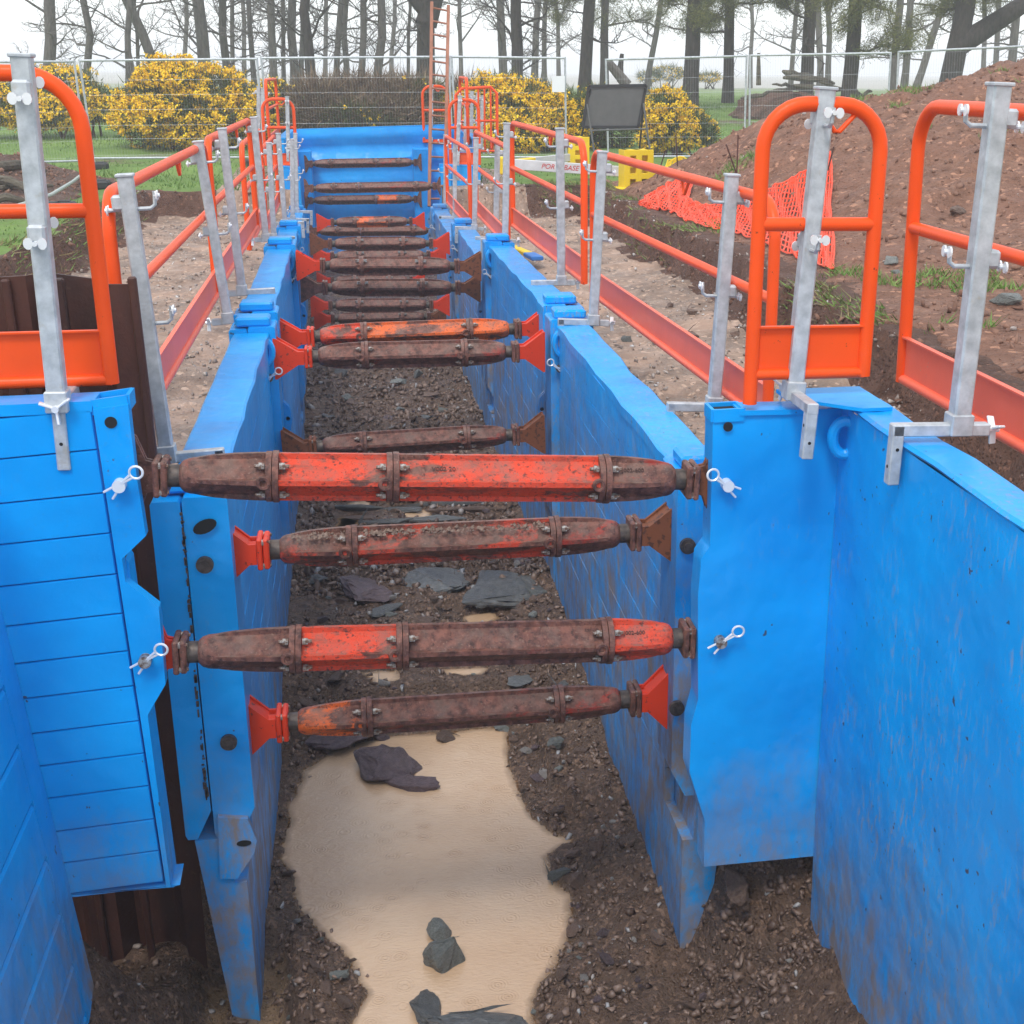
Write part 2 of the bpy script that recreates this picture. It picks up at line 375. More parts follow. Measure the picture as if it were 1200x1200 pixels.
    def mesh(s, name, mat, smooth=35, fix=True):
        me = bpy.data.meshes.new(name)
        me.from_pydata([tuple(p) for p in s.v], [], s.f)
        if fix and len(s.f) < 6000:
            bm = bmesh.new(); bm.from_mesh(me); bmesh.ops.recalc_face_normals(bm, faces=bm.faces); bm.to_mesh(me); bm.free()
        if smooth:
            me.polygons.foreach_set('use_smooth', [True] * len(me.polygons)); me.set_sharp_from_angle(angle=math.radians(smooth))
        me.materials.append(M[mat] if isinstance(mat, str) else mat); me.update()
        return me
    def build(s, name, mat, parent=None, smooth=35):
        """link as one object; parts of a thing made with world=True are given in world coordinates"""
        r = parent
        while r is not None and r.parent is not None: r = r.parent
        if r is not None and r.get('_w'):
            b = Vector(r['_w']); s.v = [p - b for p in s.v]
        return link(name, s.mesh(name, mat, smooth), parent)

def link(name, me, parent=None, loc=None, rot=None):
    o = bpy.data.objects.new(name, me); COL.objects.link(o)
    if parent is not None: o.parent = parent
    if loc is not None: o.location = loc
    if rot is not None: o.rotation_euler = rot
    return o
def tag(o, label=None, cat=None, group=None, kind=None):
    if label: o['label'] = label
    if cat: o['category'] = cat
    if group: o['group'] = group
    if kind: o['kind'] = kind
    return o
ROOTS = []
def thing(name, label, cat, base=(0, 0, 0), group=None, world=True):
    """An Empty at the base of a thing; with world=True the parts' meshes are given in world coordinates."""
    o = bpy.data.objects.new(name, None); COL.objects.link(o); o.location = base; o.empty_display_size = .1
    if world: o['_w'] = tuple(base); ROOTS.append(o)
    return tag(o, label, cat, group)
def copy_tree(o, parent=None):
    c = o.copy(); COL.objects.link(c)
    if parent is not None: c.parent = parent
    for ch in list(o.children): copy_tree(ch, c)
    return c

# ------------------------------------------------------------------ numpy noise and quick meshes
def vnoise(x, y, seed=0):
    xi = np.floor(x).astype(np.int64); yi = np.floor(y).astype(np.int64); fx = x - xi; fy = y - yi
    fx = fx * fx * (3 - 2 * fx); fy = fy * fy * (3 - 2 * fy)
    def h(a, b):
        n = (a * 374761393 + b * 668265263 + seed * 1442695041) & 0x7fffffff
        n = ((n ^ (n >> 13)) * 1274126177) & 0x7fffffff
        return ((n ^ (n >> 16)) & 0xffff) / 65535.0
    return (h(xi, yi) * (1 - fx) + h(xi + 1, yi) * fx) * (1 - fy) + (h(xi, yi + 1) * (1 - fx) + h(xi + 1, yi + 1) * fx) * fy - .5
def fbm(x, y, f, oct=4, seed=0, gain=.5):
    r = 0; a = 1.0
    for i in range(oct):
        r = r + a * vnoise(x * f, y * f, seed + i); f *= 2.03; a *= gain
    return r
def np_mesh(name, V, F, mat, tone=None, smooth=False):
    """F: (n,3) or (n,4) array"""
    me = bpy.data.meshes.new(name); F = np.asarray(F); k = F.shape[1]
    me.vertices.add(len(V)); me.vertices.foreach_set('co', np.asarray(V, dtype=np.float32).ravel())
    me.loops.add(F.size); me.loops.foreach_set('vertex_index', F.astype(np.int32).ravel())
    me.polygons.add(len(F)); me.polygons.foreach_set('loop_start', np.arange(0, F.size, k, dtype=np.int32))
    if smooth: me.polygons.foreach_set('use_smooth', np.ones(len(F), dtype=bool))
    if tone is not None:
        a = me.attributes.new('tone', 'FLOAT', 'POINT'); a.data.foreach_set('value', np.asarray(tone, dtype=np.float32))
    me.materials.append(M[mat]); me.update(calc_edges=True); me.validate()
    return me
def blades(P, D, width, tone):
    """thin triangles: root P, tip P+D"""
    n = len(P); side = np.cross(D, RNG.normal(size=(n, 3))); side /= np.linalg.norm(side, axis=1, keepdims=True) + 1e-9
    wv = side * (width if np.isscalar(width) else width[:, None]) / 2
    V = np.stack([P - wv, P + wv, P + D], 1).reshape(-1, 3); F = np.arange(3 * n).reshape(-1, 3)
    return V, F, np.repeat(tone, 3)
def quads(P, size, tone, normal_bias=None):
    n = len(P); a = RNG.normal(size=(n, 3)); a /= np.linalg.norm(a, axis=1, keepdims=True)
    b = np.cross(a, RNG.normal(size=(n, 3))); b /= np.linalg.norm(b, axis=1, keepdims=True) + 1e-9
    a = a * size[:, None] / 2; b = b * size[:, None] / 2
    V = np.stack([P - a - b, P + a - b, P + a + b, P - a + b], 1).reshape(-1, 3)
    return V, np.arange(4 * n).reshape(-1, 4), np.repeat(tone, 4)

# ------------------------------------------------------------------ layout of the trench
JY = [4.65, 8.35, 12.1, 15.9, 20.2, 24.6]
JL = [-.545, -.575, -.62, -.755, -.87, -.95]
JR = [1.115, 1.08, 1.0, .965, .93, .95]
BTOP = [.62, .65, .40, .17]            # top of each trench box
def xl(y): return np.interp(y, JY, JL)
def xr(y): return np.interp(y, JY, JR)
WATER = -1.57
WLEV = [-1.57, -1.375, -1.34, -1.385, -1.33, -1.33, -1.33]

def poly_sd(X, Y, poly):
    """signed distance to a polygon, positive inside"""
    d = np.full(X.shape, 1e9); ins = np.zeros(X.shape, bool); n = len(poly)
    for i in range(n):
        ax, ay = poly[i][0], poly[i][1]; bx, by = poly[(i + 1) % n][0], poly[(i + 1) % n][1]
        ex, ey = bx - ax, by - ay
        t = np.clip(((X - ax) * ex + (Y - ay) * ey) / (ex * ex + ey * ey + 1e-12), 0, 1)
        d = np.minimum(d, np.hypot(X - ax - t * ex, Y - ay - t * ey))
        c = ((ay > Y) != (by > Y)) & (X < (bx - ax) * (Y - ay) / (by - ay + 1e-12) + ax)
        ins ^= c
    return np.where(ins, d, -d)
PUDDLES = [[(352, 905), (385, 880), (428, 868), (470, 862), (520, 858), (592, 852), (600, 905), (622, 950), (650, 975), (672, 984),
            (640, 1004), (648, 1022), (672, 1050), (662, 1110), (640, 1150), (628, 1195), (640, 1260), (400, 1260), (408, 1200), (425, 1165),
            (395, 1115), (350, 1070), (330, 1010), (336, 950)],
           [(420, 788), (470, 783), (468, 798), (440, 803)], [(540, 722), (575, 716), (585, 724), (560, 737), (545, 734)],
           [(512, 783), (575, 781), (570, 792), (520, 793)],
           [(402, 588), (440, 585), (455, 604), (425, 612), (400, 604)], [(455, 592), (500, 598), (520, 612), (478, 612)], [(395, 606), (425, 604), (420, 620), (392, 622)]]
PUDDLES = [[atz(px, py, wl)[:2] for px, py in pl] for pl, wl in zip(PUDDLES, WLEV)]

XLB, XRB, YEB = -3.3, 3.42, 21.0
def bench_z(X, Y):
    j = .22 * fbm(X, Y, 1.3, 3, 5) + .10 * fbm(X, Y, 5, 3, 6)
    dy = np.where(X > 1.2, (YEB - 1.2 - Y) / 3.0 + .25, YEB - Y)
    d = np.minimum(np.minimum(X - XLB, XRB - X), dy) + j
    s = np.clip(d / .12 + .15, 0, 1); s = s * s * (3 - 2 * s)
    far = np.clip((np.hypot(X, Y - 12) - 14) / 40, 0, 1)
    rise = np.clip((Y - 27) / 19, 0, 1); rise = .72 * rise * rise * (3 - 2 * rise)
    g = .42 + rise + .10 * fbm(X, Y, .35, 4, 8) + far * (.35 * fbm(X, Y, .06, 3, 9)) + .03 * fbm(X, Y, 3, 3, 10)
    b = .02 + .07 * fbm(X, Y, .8, 3, 11) + .035 * fbm(X, Y, 4, 3, 12) + .025 * fbm(X, Y, 13, 2, 13)
    talus = .035 * np.clip(1 - d / .7, 0, 1) * (1 + 2 * fbm(X, Y, 6, 3, 14))
    return g * (1 - s) + (b + talus) * s, d
def in_cut(X, Y):
    pit = ((Y < 4.9) & (X > -1.32) & (X < 1.70)) | ((Y < 5.16) & (X > -2.2) & (X < -.8))
    tr = (Y >= 4.9) & (Y < 21.3) & (X > xl(Y) - .2) & (X < xr(Y) + .2)
    fp = (Y >= 21.3) & (Y < 24.6) & (X > -1.3) & (X < 1.7)
    return pit | tr | fp
def floor_z(X, Y):
    lump = .10 * fbm(X, Y, 1.6, 3, 21) + .055 * fbm(X, Y, 5, 3, 22) + .035 * fbm(X, Y, 14, 3, 23) + .012 * fbm(X, Y, 45, 2, 24)
    z = np.interp(Y, [3.5, 6.2, 7.6, 9.5], [-1.52, -1.51, -1.30, -1.25]) + lump
    near = np.clip((5.2 - Y) / .6, 0, 1)
    z = z + near * (.52 * np.clip((-.84 - X) / .4, 0, 1) * np.clip((4.72 - Y) / .25, 0, 1) + .42 * np.clip((X - 1.22) / .4, 0, 1)) + .05 * np.clip(np.maximum(X - .72, -.30 - X) / .4, 0, 1)
    z = z + np.clip((Y - 4.3) / .5, 0, 1) * .62 * np.clip((X - 1.18) / .28, 0, 1) * (Y < 4.95)
    z = z - .17 * np.clip((-.42 - X) / .1, 0, 1) * np.clip((X + .9) / .1, 0, 1) * np.clip((5.3 - Y) / .4, 0, 1)
    z = np.maximum(z, np.where((X < -.45) & (Y < 5.3), -1.72, np.where(Y < 7.2, WATER, -1.36)) + .012 + .02 * np.clip(fbm(X, Y, 12, 2, 26) + .3, 0, 1))
    sdm = np.full(X.shape, -9.0)
    jit = .035 * fbm(X, Y, 7, 4, 25)
    for pl, wl in zip(PUDDLES, WLEV):
        s1 = poly_sd(X, Y, pl) + jit; sdm = np.maximum(sdm, s1)
        z = np.where(s1 > -.16, np.minimum(z, wl + .012 - s1 * .30 + .035 * fbm(X, Y, 16, 3, 27)), z)
        z = np.where(s1 > -.16, np.maximum(z, np.where(s1 < 0, wl + .003, -9)), z)
        z = np.where(s1 > .0, np.minimum(z, wl - .003 - np.clip(s1, 0, .3) * .30), z)
    return z, sdm

# fine grid around the trench, split into floor (inside the cut) and bench (outside)
gx = np.arange(-2.2, 2.401, .03); gy = np.concatenate([np.arange(1.0, 9.0, .03), np.arange(9.0, 25.2, .06)])
GX, GY = np.meshgrid(gx, gy)
cut = in_cut(GX, GY); FZ, FSD = floor_z(GX, GY); BZ, BD = bench_z(GX, GY)
GZ = np.where(cut, FZ, BZ)
idx = np.arange(GX.size).reshape(GX.shape)
Q = np.stack([idx[:-1, :-1], idx[:-1, 1:], idx[1:, 1:], idx[1:, :-1]], -1).reshape(-1, 4)
cf = cut.ravel()[Q]; fl = cf.any(1)
V0 = np.stack([GX, GY, GZ], -1).reshape(-1, 3)
def sub_mesh(name, V, F, mat, smooth=True):
    u, inv = np.unique(F, return_inverse=True)
    return np_mesh(name, V[u], inv.reshape(F.shape), mat, smooth=smooth)
tag(link('trench_floor', sub_mesh('trench_floor', V0, Q[fl], 'soil_floor')), kind='structure')
# the wide sheet: a grid that is fine near the excavation and reaches the horizon
def spaced(a, b, fine0, fine1, st):
    inner = list(np.arange(fine0, fine1 + 1e-6, st)); s = st; p = fine1; hi = []
    while p < b: s *= 1.16; p += s; hi.append(p)
    s = st; p = fine0; lo = []
    while p > a: s *= 1.16; p -= s; lo.append(p)
    return np.array(lo[::-1] + inner + hi)
wx = spaced(-900, 900, -5.0, 5.0, .08); wy = spaced(-40, 1500, 1.0, 25.2, .08)
# let the coarse grid share the border of the fine one
wx = np.sort(np.unique(np.concatenate([wx[(wx < -2.21) | (wx > gx[-1] + .01)], [gx[0], gx[-1]]]))); wy = np.sort(np.unique(np.concatenate([wy[(wy < .99) | (wy > gy[-1] + .01)], np.arange(1.0, gy[-1] - .05, .08), [gy[0], gy[-1]]])))
WX, WY = np.meshgrid(wx, wy); WZ, WD = bench_z(WX, WY)
wi = np.arange(WX.size).reshape(WX.shape)
WQ = np.stack([wi[:-1, :-1], wi[:-1, 1:], wi[1:, 1:], wi[1:, :-1]], -1).reshape(-1, 4)
cx = (WX[:-1, :-1] + WX[1:, 1:]).ravel() / 2; cy = (WY[:-1, :-1] + WY[1:, 1:]).ravel() / 2
hole = (cx > gx[0]) & (cx < gx[-1]) & (cy > gy[0]) & (cy < gy[-1])
dd = WD.ravel()[WQ].mean(1)
VW = np.stack([WX, WY, WZ], -1).reshape(-1, 3)
isb = dd > -.12; bank = isb & (dd < .26)
bank |= ~isb & (cx > 3) & (cx < 4.6) & (cy < 20.8)
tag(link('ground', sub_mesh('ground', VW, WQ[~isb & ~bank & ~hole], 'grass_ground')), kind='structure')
# excavated bench: the strip of the fine grid outside the cut plus the wide grid inside the bank
tag(link('earth_bank', sub_mesh('earth_bank', VW, WQ[bank & ~hole], 'soil_bank')), kind='structure')
F1 = Q[~fl]; F2 = WQ[isb & ~bank & ~hole]; VB = np.concatenate([V0, VW]); FB = np.concatenate([F1, F2 + len(V0)])
tag(link('excavated_ground', sub_mesh('excavated_ground', VB, FB, 'soil_bench')), kind='structure')
# muddy water lies level in the low parts of the trench floor
WV, WF, WT, wo_ = [], [], [], 0
for pl, wl in zip(PUDDLES, WLEV):
    xs = [p[0] for p in pl]; ys = [p[1] for p in pl]
    x0, x1 = max(min(xs) - .15, -.60), min(max(xs) + .15, 1.16); y0, y1 = max(1.2, min(ys) - .15), max(ys) + .15
    ax, ay = np.meshgrid(np.arange(x0, x1, .02), np.arange(y0, y1, .02)); fz, fsd = floor_z(ax, ay); ii = np.arange(ax.size).reshape(ax.shape)
    q = np.stack([ii[:-1, :-1], ii[:-1, 1:], ii[1:, 1:], ii[1:, :-1]], -1).reshape(-1, 4); dep = (wl - fz).ravel()
    q = q[(dep[q] > -.03).any(1) & (fsd.ravel()[q] > -.10).any(1)]
    WV.append(np.stack([ax, ay, np.full(ax.shape, wl)], -1).reshape(-1, 3)); WF.append(q + wo_); WT.append(dep); wo_ += ax.size
WV, WF, WT = np.concatenate(WV), np.concatenate(WF), np.concatenate(WT); wu, winv = np.unique(WF, return_inverse=True)
tag(link('water', np_mesh('water', WV[wu], winv.reshape(WF.shape), 'muddy_water', np.clip(WT[wu], -.05, .2))), kind='structure')

# ------------------------------------------------------------------ trench boxes: side panels
def wall_panel(s, k, label):
    Y0, Y1 = JY[k] + .03, JY[k + 1] - .03; zt = BTOP[k]; X = xl if s < 0 else xr
    x0, x1 = float(X(JY[k])), float(X(JY[k + 1]))
    def p(u, off, z): return (x0 + (x1 - x0) * u + s * off, Y0 + (Y1 - Y0) * u, z)
    L = Y1 - Y0
    root = thing('trench_shield', label, 'shoring panel', (x0 + s * .1, (Y0 + Y1) / 2, -1.3), 'side panels of the trench boxes')
    pw = .28 / L
    mat = 'blue_paint' if (s < 0) else 'blue_worn'
    def sect(name, prof, u0, u1, m=mat, n=1, wob=0.0, seed=0):
        b = MB(); rings = []
        for i in range(n + 1):
            u = u0 + (u1 - u0) * i / n
            wv = wob * (math.sin(u * 23 + seed * 1.7) + .6 * math.sin(u * 41 + seed * 2.9))
            rings.append([p(u, o + wv, z + wv * .6) for o, z in prof])
        return b.loft(rings).build(name, m, root, smooth=30)
    for e, (u0, u1) in enumerate(((0, pw), (1 - pw, 1))):
        zb = -.74
        # a post: two channel sections side by side, with a chamfered foot
        b = MB()
        for o0, o1, dz in ((0, .158, 0), (.164, .268, -.012)):
            c = .008
            prof = [(o0 + c, zt + .03 + dz), (o1 - c, zt + .03 + dz), (o1, zt + .02 + dz), (o1, zb + .02), (o1 - c, zb), (o0 + .06, zb), (o0, zb + .12), (o0, zt + .02 + dz)]
            b.loft([[p(u0 + .003, o, z) for o, z in prof], [p(u1 - .003, o, z) for o, z in prof]])
        post = b.build('post', mat, root, smooth=30)
        # open rectangular sockets in the top
        q = MB()
        for oc in (.085, .215):
            q.add([p(u0 + .3 * pw, oc - .03, zt + .0335), p(u0 + .7 * pw, oc - .03, zt + .0335), p(u0 + .7 * pw, oc + .025, zt + .0335), p(u0 + .3 * pw, oc + .025, zt + .0335)], [(0, 1, 2, 3)])
        q.build('socket', 'black_hole', post, 0)
        # raised head block on the post
        hb = MB(); c = Vector(p(u0 + pw * (.55 if e == 0 else .45), .13, zt + .055)); hb.box(c, (.20, .17, .055), None, .012); hb.build('head_block', mat, root)
        # lock tabs on the lower part of the post
        for tz in (.02, -.22):
            poly = [p((u0 if e == 0 else u1), o, z) for o, z in ((.0, tz + .11), (-.035, tz + .075), (-.05, tz), (-.035, tz - .075), (.0, tz - .11))]
            lt = MB().prism(poly, (0, .022 * (-1 if e == 0 else 1), 0)) if k > 0 or e == 1 else None
            if lt:
                o = lt.build('lock_tab', mat, root)
                MB().cyl(Vector(p(u0 if e == 0 else u1, -.022, tz)) + Vector((0, -.027 if e == 0 else .027, 0)), Vector(p(u0 if e == 0 else u1, -.022, tz)) + Vector((0, 0, 0)), .013, 10).build('slot_hole', 'black_hole', o)
    # lifting eye fixed to the inner face of the far post
    for e, u in ((1, 1 - pw * .5), (0, pw * .5)):
        if e == 0 and k == 0: continue
        c = Vector(p(u, .075, zt - .11)); c.y = Y1 - .28 - .025 if e == 1 else Y0 - .02
        eye = MB().tube([c + Vector((math.cos(a) * .052, 0, math.sin(a) * .075)) for a in [i * math.pi / 10 for i in range(20)]], .021, 8, closed=True)
        eye.box(c + Vector((s * .05, .012, .0)), (.03, .03, .17))
        eye.build('lifting_eye', mat, root)
        if e == 1:
            c2 = Vector(p(u, .05, zt - .27)); c2.y = Y1 - .28 - .005
            pin = MB().cyl(c2, c2 + Vector((0, -.035, 0)), .022, 12).build('locking_pin', 'dark_steel', root)
            clip(c2 + Vector((0, -.034, 0)), pin, s)
    rows = 9; zb0 = -.95; ztp = zt - .05; h = (ztp - zb0) / rows
    for r in range(rows):
        z0, z1 = zb0 + r * h + .0018, zb0 + (r + 1) * h - .0018
        prof = [(.0485, z0), (.0475, z1), (.092, z1), (.092, z0)]
        sect('plank', prof, pw + .012, 1 - pw - .006, mat, 10, .0014, r + k * 3)
    sect('core', [(.095, zb0), (.095, ztp - .005), (.235, ztp - .005), (.235, zb0)], pw * .8, 1 - pw * .8)
    b = MB(); rings = []
    for i in range(13):
        u = pw * .98 + (1 - pw * 1.96) * i / 12
        dent = -.022 * math.exp(-((u - .55) / .06) ** 2) if (s > 0 and k == 0) else 0
        wv = .004 * math.sin(u * 31 + k)
        o0 = .038 + wv - dent * .9
        rings.append([p(u, o, z + wv + dent) for o, z in ((o0, zt - .055), (o0, zt - .008), (o0 + .01, zt), (.232, zt), (.242, zt - .008), (.242, zt - .055))])
    b.loft(rings).build('top_cap', mat, root, smooth=30)
    # cutting edge plate below the planks, tapering out beyond the post
    prof = [(.060, -1.80), (.054, -1.72), (.054, zb0 + .002), (.10, zb0 + .002), (.115, -.745), (.235, -.745), (.150, -1.70), (.12, -1.80)]
    sect('cutting_edge', prof, .002, .998, mat, 6, .002, k)
    return root
def clip(c, parent, s=1, size=1.0):
    """spring clip through a pin: a loop and two wire prongs"""
    g = MB(); r = .021 * size; ang = .9 if s < 0 else -.9
    d = Vector((math.sin(ang), -.12, math.cos(ang))); e = Vector((d.z, 0, -d.x)); o = c + Vector((0, -.004, 0))
    q = o + d * .075 * size
    g.tube([q + d * (math.cos(a) * r) + e * (math.sin(a) * r) for a in [i * math.pi / 8 for i in range(16)]], .0042 * size, 6, closed=True)
    g.tube([q - d * r + e * .006, o + d * .02, o - d * .045 * size + e * .018 * size], .0042 * size, 6)
    g.tube([q - d * r - e * .006, o + d * .02 - e * .004, o - d * .05 * size - e * .016 * size], .0042 * size, 6)
    return g.build('spring_clip', 'zinc', None if parent is None else parent)

DEPTHN = ['nearest', 'second', 'third', 'farthest']
LBL = {(-1, 0): 'left blue wall panel nearest the camera, split blue post facing the viewer', (1, 0): 'right blue wall panel nearest the camera, dented top edge and muddy foot',
       (-1, 1): 'left blue wall panel starting at the orange strut, just beyond the nearest left one', (1, 1): 'right blue wall panel starting at the orange strut, just beyond the dented one',
       (-1, 2): 'low left blue wall panel, third back along the trench', (1, 2): 'low right blue wall panel, third back along the trench',
       (-1, 3): 'lowest left blue wall panel, just in front of the far end pit', (1, 3): 'lowest right blue wall panel, beside the foot of the ladder'}
PANELS = {}
for k in range(4):
    for s in (-1, 1): PANELS[s, k] = wall_panel(s, k, LBL[s, k])
# bolts, slot and seam rust on the two nearest post faces
for s, spots, slot in ((-1, ((240, 662), (268, 870)), (240, 617)), (1, ((806, 640), (793, 830)), None)):
    Yf = JY[0] + .03
    for px, py in spots:
        c = at(px, py, Yf)
        d = MB().cyl(c + Vector((0, .01, 0)), c + Vector((0, -.008, 0)), .031, 20).cyl(c, c + Vector((0, -.016, 0)), .017, 12).build('pin_end', 'dark_steel', PANELS[s, 0])
    if slot:
        c = at(*slot, Yf)
        MB().prism([c + Vector((math.cos(a) * .042, -.003, math.sin(a) * .026 + math.cos(a) * .012)) for a in [i * math.pi / 8 for i in range(16)]], (0, .004, 0)).build('slot_hole', 'black_hole', PANELS[s, 0])
# lug plate with a slotted hole at the foot of the left near post
pl = [at(px, py, JY[0] + .015) for px, py in ((255, 958), (290, 960), (301, 985), (298, 1000), (278, 1030), (258, 1030))]
lug = MB().prism(pl, (0, .03, 0)).build('foot_lug', 'blue_worn', PANELS[-1, 0])
sm_ = MB(); rs_ = random.Random(4)
for i in range(70):
    v = rs_.random(); q = at(212 + (262 - 212) * 0 + 27 * v * 1.15 + rs_.gauss(0, .6), 596 + 350 * v, JY[0] + .028)
    sm_.box(q, (.004 + .008 * rs_.random(), .006, .006 + .03 * rs_.random() ** 2), None, .001)
tag(sm_.build('rust_flakes', 'dark_steel', PANELS[-1, 0], 0), kind='stuff')
c = at(286, 988, JY[0] + .015)
MB().prism([c + Vector((math.cos(a) * .028, -.003, math.sin(a) * .013)) for a in [i * math.pi / 8 for i in range(16)]], (0, .003, 0)).build('slot_hole', 'black_hole', lug)

# ------------------------------------------------------------------ near end panels and side walls of the wide pit
EY = 4.30
def px_poly(pts, Y): return [at(x, y, Y) for x, y in pts]
# left end panel
le = thing('shoring_wall', 'ribbed blue end panel left of the trench opening with cut-away side tabs', 'shoring panel', (-1.0, EY, -.7), 'end panels across the near pit')
prof = [(-70, 496), (60, 483), (108, 482), (196, 1040), (73, 1050), (3, 735)]
MB().prism(px_poly([(-58, 500), (104, 486), (192, 1034), (76, 1044), (6, 735)], EY + .03), (0, .09, 0)).build('backing', 'blue_paint', le)
ys = [490, 537, 588, 635, 683, 729, 773, 814, 855, 893, 931, 970, 1007, 1043]
def lerp_edge(e, y):
    for (x0, y0), (x1, y1) in zip(e[:-1], e[1:]):
        if y <= y1: return x0 + (x1 - x0) * (y - y0) / (y1 - y0)
    return e[-1][0]
LE, RE = [(-58, 490), (3, 735), (73, 1050)], [(107, 480), (193, 1038)]
for i in range(len(ys) - 1):
    a, b = ys[i] + .6, ys[i + 1] - .6
    xa0, xa1 = lerp_edge(LE, a) + 2, lerp_edge(RE, a - 14); xb0, xb1 = lerp_edge(LE, b) + 2, lerp_edge(RE, b - 14)
    sl = 14 / 140
    q = [(xa0, a + 6), (xa1, a - 10), (xb1, b - 10), (xb0, b + 6)]
    front = px_poly(q, EY); n = Vector((0, 1, 0)); cxy = sum(front, Vector()) / 4
    inner = [cxy + (v - cxy) * Vector((.99, 1, 1)).x for v in front]
    bb = MB(); ring0 = [v + n * .03 for v in front]; ring1 = [v + n * .006 for v in front]
    ring2 = [Vector((cxy.x + (v.x - cxy.x) * .985, v.y, cxy.z + (v.z - cxy.z) * .965)) for v in front]
    bb.loft([ring0, ring1, ring2]).build('plank', 'blue_paint', le, smooth=0)
stile = [(109, 480), (150, 474), (158, 545), (171, 628), (143, 655), (147, 682), (186, 712), (194, 802), (173, 838), (200, 1040), (195, 1040)]
MB().prism(px_poly(stile, EY - .012), (0, .05, 0)).build('side_stile', 'blue_paint', le, smooth=0)
MB().prism(px_poly([(147, 654), (198, 1040), (204, 1040), (151, 660)], EY + .038), (0, .10, 0)).build('side_web', 'blue_paint', le, smooth=0)
MB().prism(px_poly([(-70, 478), (108, 470), (108, 483), (-70, 492)], EY + .0), (0, .13, 0)).build('top_rail', 'blue_paint', le, smooth=0)
# open tube head at the top of the stile
tb = MB(); A = at(109, 478, EY); B = at(150, 472, EY)
for p0, p1 in ((A, B), (B, B + Vector((0, .1, 0))), (B + Vector((0, .1, 0)), A + Vector((0, .1, 0))), (A + Vector((0, .1, 0)), A)):
    tb.beam(p0 + Vector((0, .005, 0)), p1 + Vector((0, .005, 0)), .012, .05)
tb.build('tube_head', 'blue_paint', le)
MB().prism(px_poly([(114, 474), (121, 463), (126, 464), (124, 474)], EY + .1), (0, .015, 0)).build('top_fin', 'blue_paint', le)
MB().prism([c for c in px_poly([(-70, 1055), (73, 1050), (200, 1040), (211, 1037), (80, 1052)], EY)], (0, .12, .012)).build('bottom_rail', 'blue_paint', le, smooth=0)
def hole(px, py, r, parent, Y=EY):
    c = at(px, py, Y); MB().prism([c + Vector((math.cos(a) * r, -.0035, math.sin(a) * r)) for a in [i * math.pi / 10 for i in range(20)]], (0, .003, 0)).build('pin_hole', 'black_hole', parent)
def pinclip(px, py, parent, s, Y=EY):
    c = at(px, py, Y); o = MB().cyl(c + Vector((0, .01, 0)), c + Vector((0, -.035, 0)), .021, 16).build('locking_pin', 'zinc' if py < 600 else 'bolt_steel', parent)
    clip(c + Vector((0, -.026, 0)), o, s)
hole(130, 495, .019, le, EY - .012); pinclip(141, 567, le, -1.0, EY - .012); pinclip(171, 772, le, -1.0, EY - .012)
# left side wall, leaning a little, planks running towards the camera
lw = thing('pit_wall', 'ribbed blue wall at the left picture edge running towards the viewer', 'shoring panel', (-1.25, 3, -1), 'side walls of the near pit')
def lx(z): return -1.208 - .082 * z
zs = np.linspace(-1.5, 1.06, 13)
for i in range(12):
    z0, z1 = zs[i] + .004, zs[i + 1] - .004
    pr = [(lx(z0) - .008, z0), (lx(z0), z0 + .012), (lx(z1), z1 - .012), (lx(z1) - .008, z1), (lx(z1) - .04, z1), (lx(z0) - .04, z0)]
    MB().loft([[(x, y, z) for x, z in pr] for y in (EY - .155, 1.0)]).build('plank', 'blue_paint', lw, smooth=0)
MB().loft([[(x, y, z) for x, z in ((lx(-1.5) - .045, -1.5), (lx(1.06) - .045, 1.06), (lx(1.06) - .16, 1.06), (lx(-1.5) - .16, -1.5))] for y in (EY - .01, 1.0)]).build('core', 'blue_paint', lw, smooth=0)
MB().loft([[(x, y, z) for x, z in ((lx(-1.5), -1.5), (lx(1.06), 1.06), (lx(1.06) - .05, 1.06), (lx(-1.5) - .05, -1.5))] for y in (EY - .004, EY - .15)]).build('corner_strip', 'blue_paint', lw, smooth=0)
MB().loft([[(x, y, z) for x, z in ((lx(1.06) + .004, 1.062), (lx(1.06) + .004, 1.085), (lx(1.06) - .165, 1.085), (lx(1.06) - .165, 1.062))] for y in (EY - .01, 1.0)]).build('top_cap', 'blue_paint', lw, smooth=0)

# right end panel: smooth plate with an open tube along its free edge
re_ = thing('shoring_wall', 'smooth blue end panel right of the trench opening with notched lower corner', 'shoring panel', (1.35, EY, -.75), 'end panels across the near pit')
XC = 1.60
outer = [(836, 489), (832, 640), (822, 655), (818, 700), (818, 820), (810, 850), (808, 905), (826, 962), (825, 1016)]
face = px_poly(outer, EY)
topz = at(838, 484, EY).z; rz = at(950, 1003, EY).z
nx = 14; rows_ = []
b = MB(); grid = []
ycol = np.linspace(489, 1016, 25)
def edgex(y):
    for (x0, y0), (x1, y1) in zip(outer[:-1], outer[1:]):
        if y <= y1: return x0 + (x1 - x0) * (y - y0) / max(1e-6, (y1 - y0))
    return outer[-1][0]
keys = sorted(set([p[1] for p in outer] + [round(v, 1) for v in ycol]))
for y in keys:
    L = at(edgex(y), y, EY); row = []
    for i in range(nx + 1):
        x = L.x + (XC + .035 - L.x) * i / nx
        z = L.z + (0.006 if y < 500 else 0) * i / nx * 0
        d = .012 * float(vnoise(np.array([x * 3.1]), np.array([z * 2.7]), 4)[0]) - .008 * math.exp(-((z - .35) / .25) ** 2) * math.sin(i / nx * math.pi)
        if y < 500: d += .006
        row.append(Vector((x, EY + d, z)))
    grid.append(row)
nr = len(grid)
b.v = [v for r in grid for v in r] + [v + Vector((0, .11, 0)) for r in grid for v in r]
N = nr * (nx + 1)
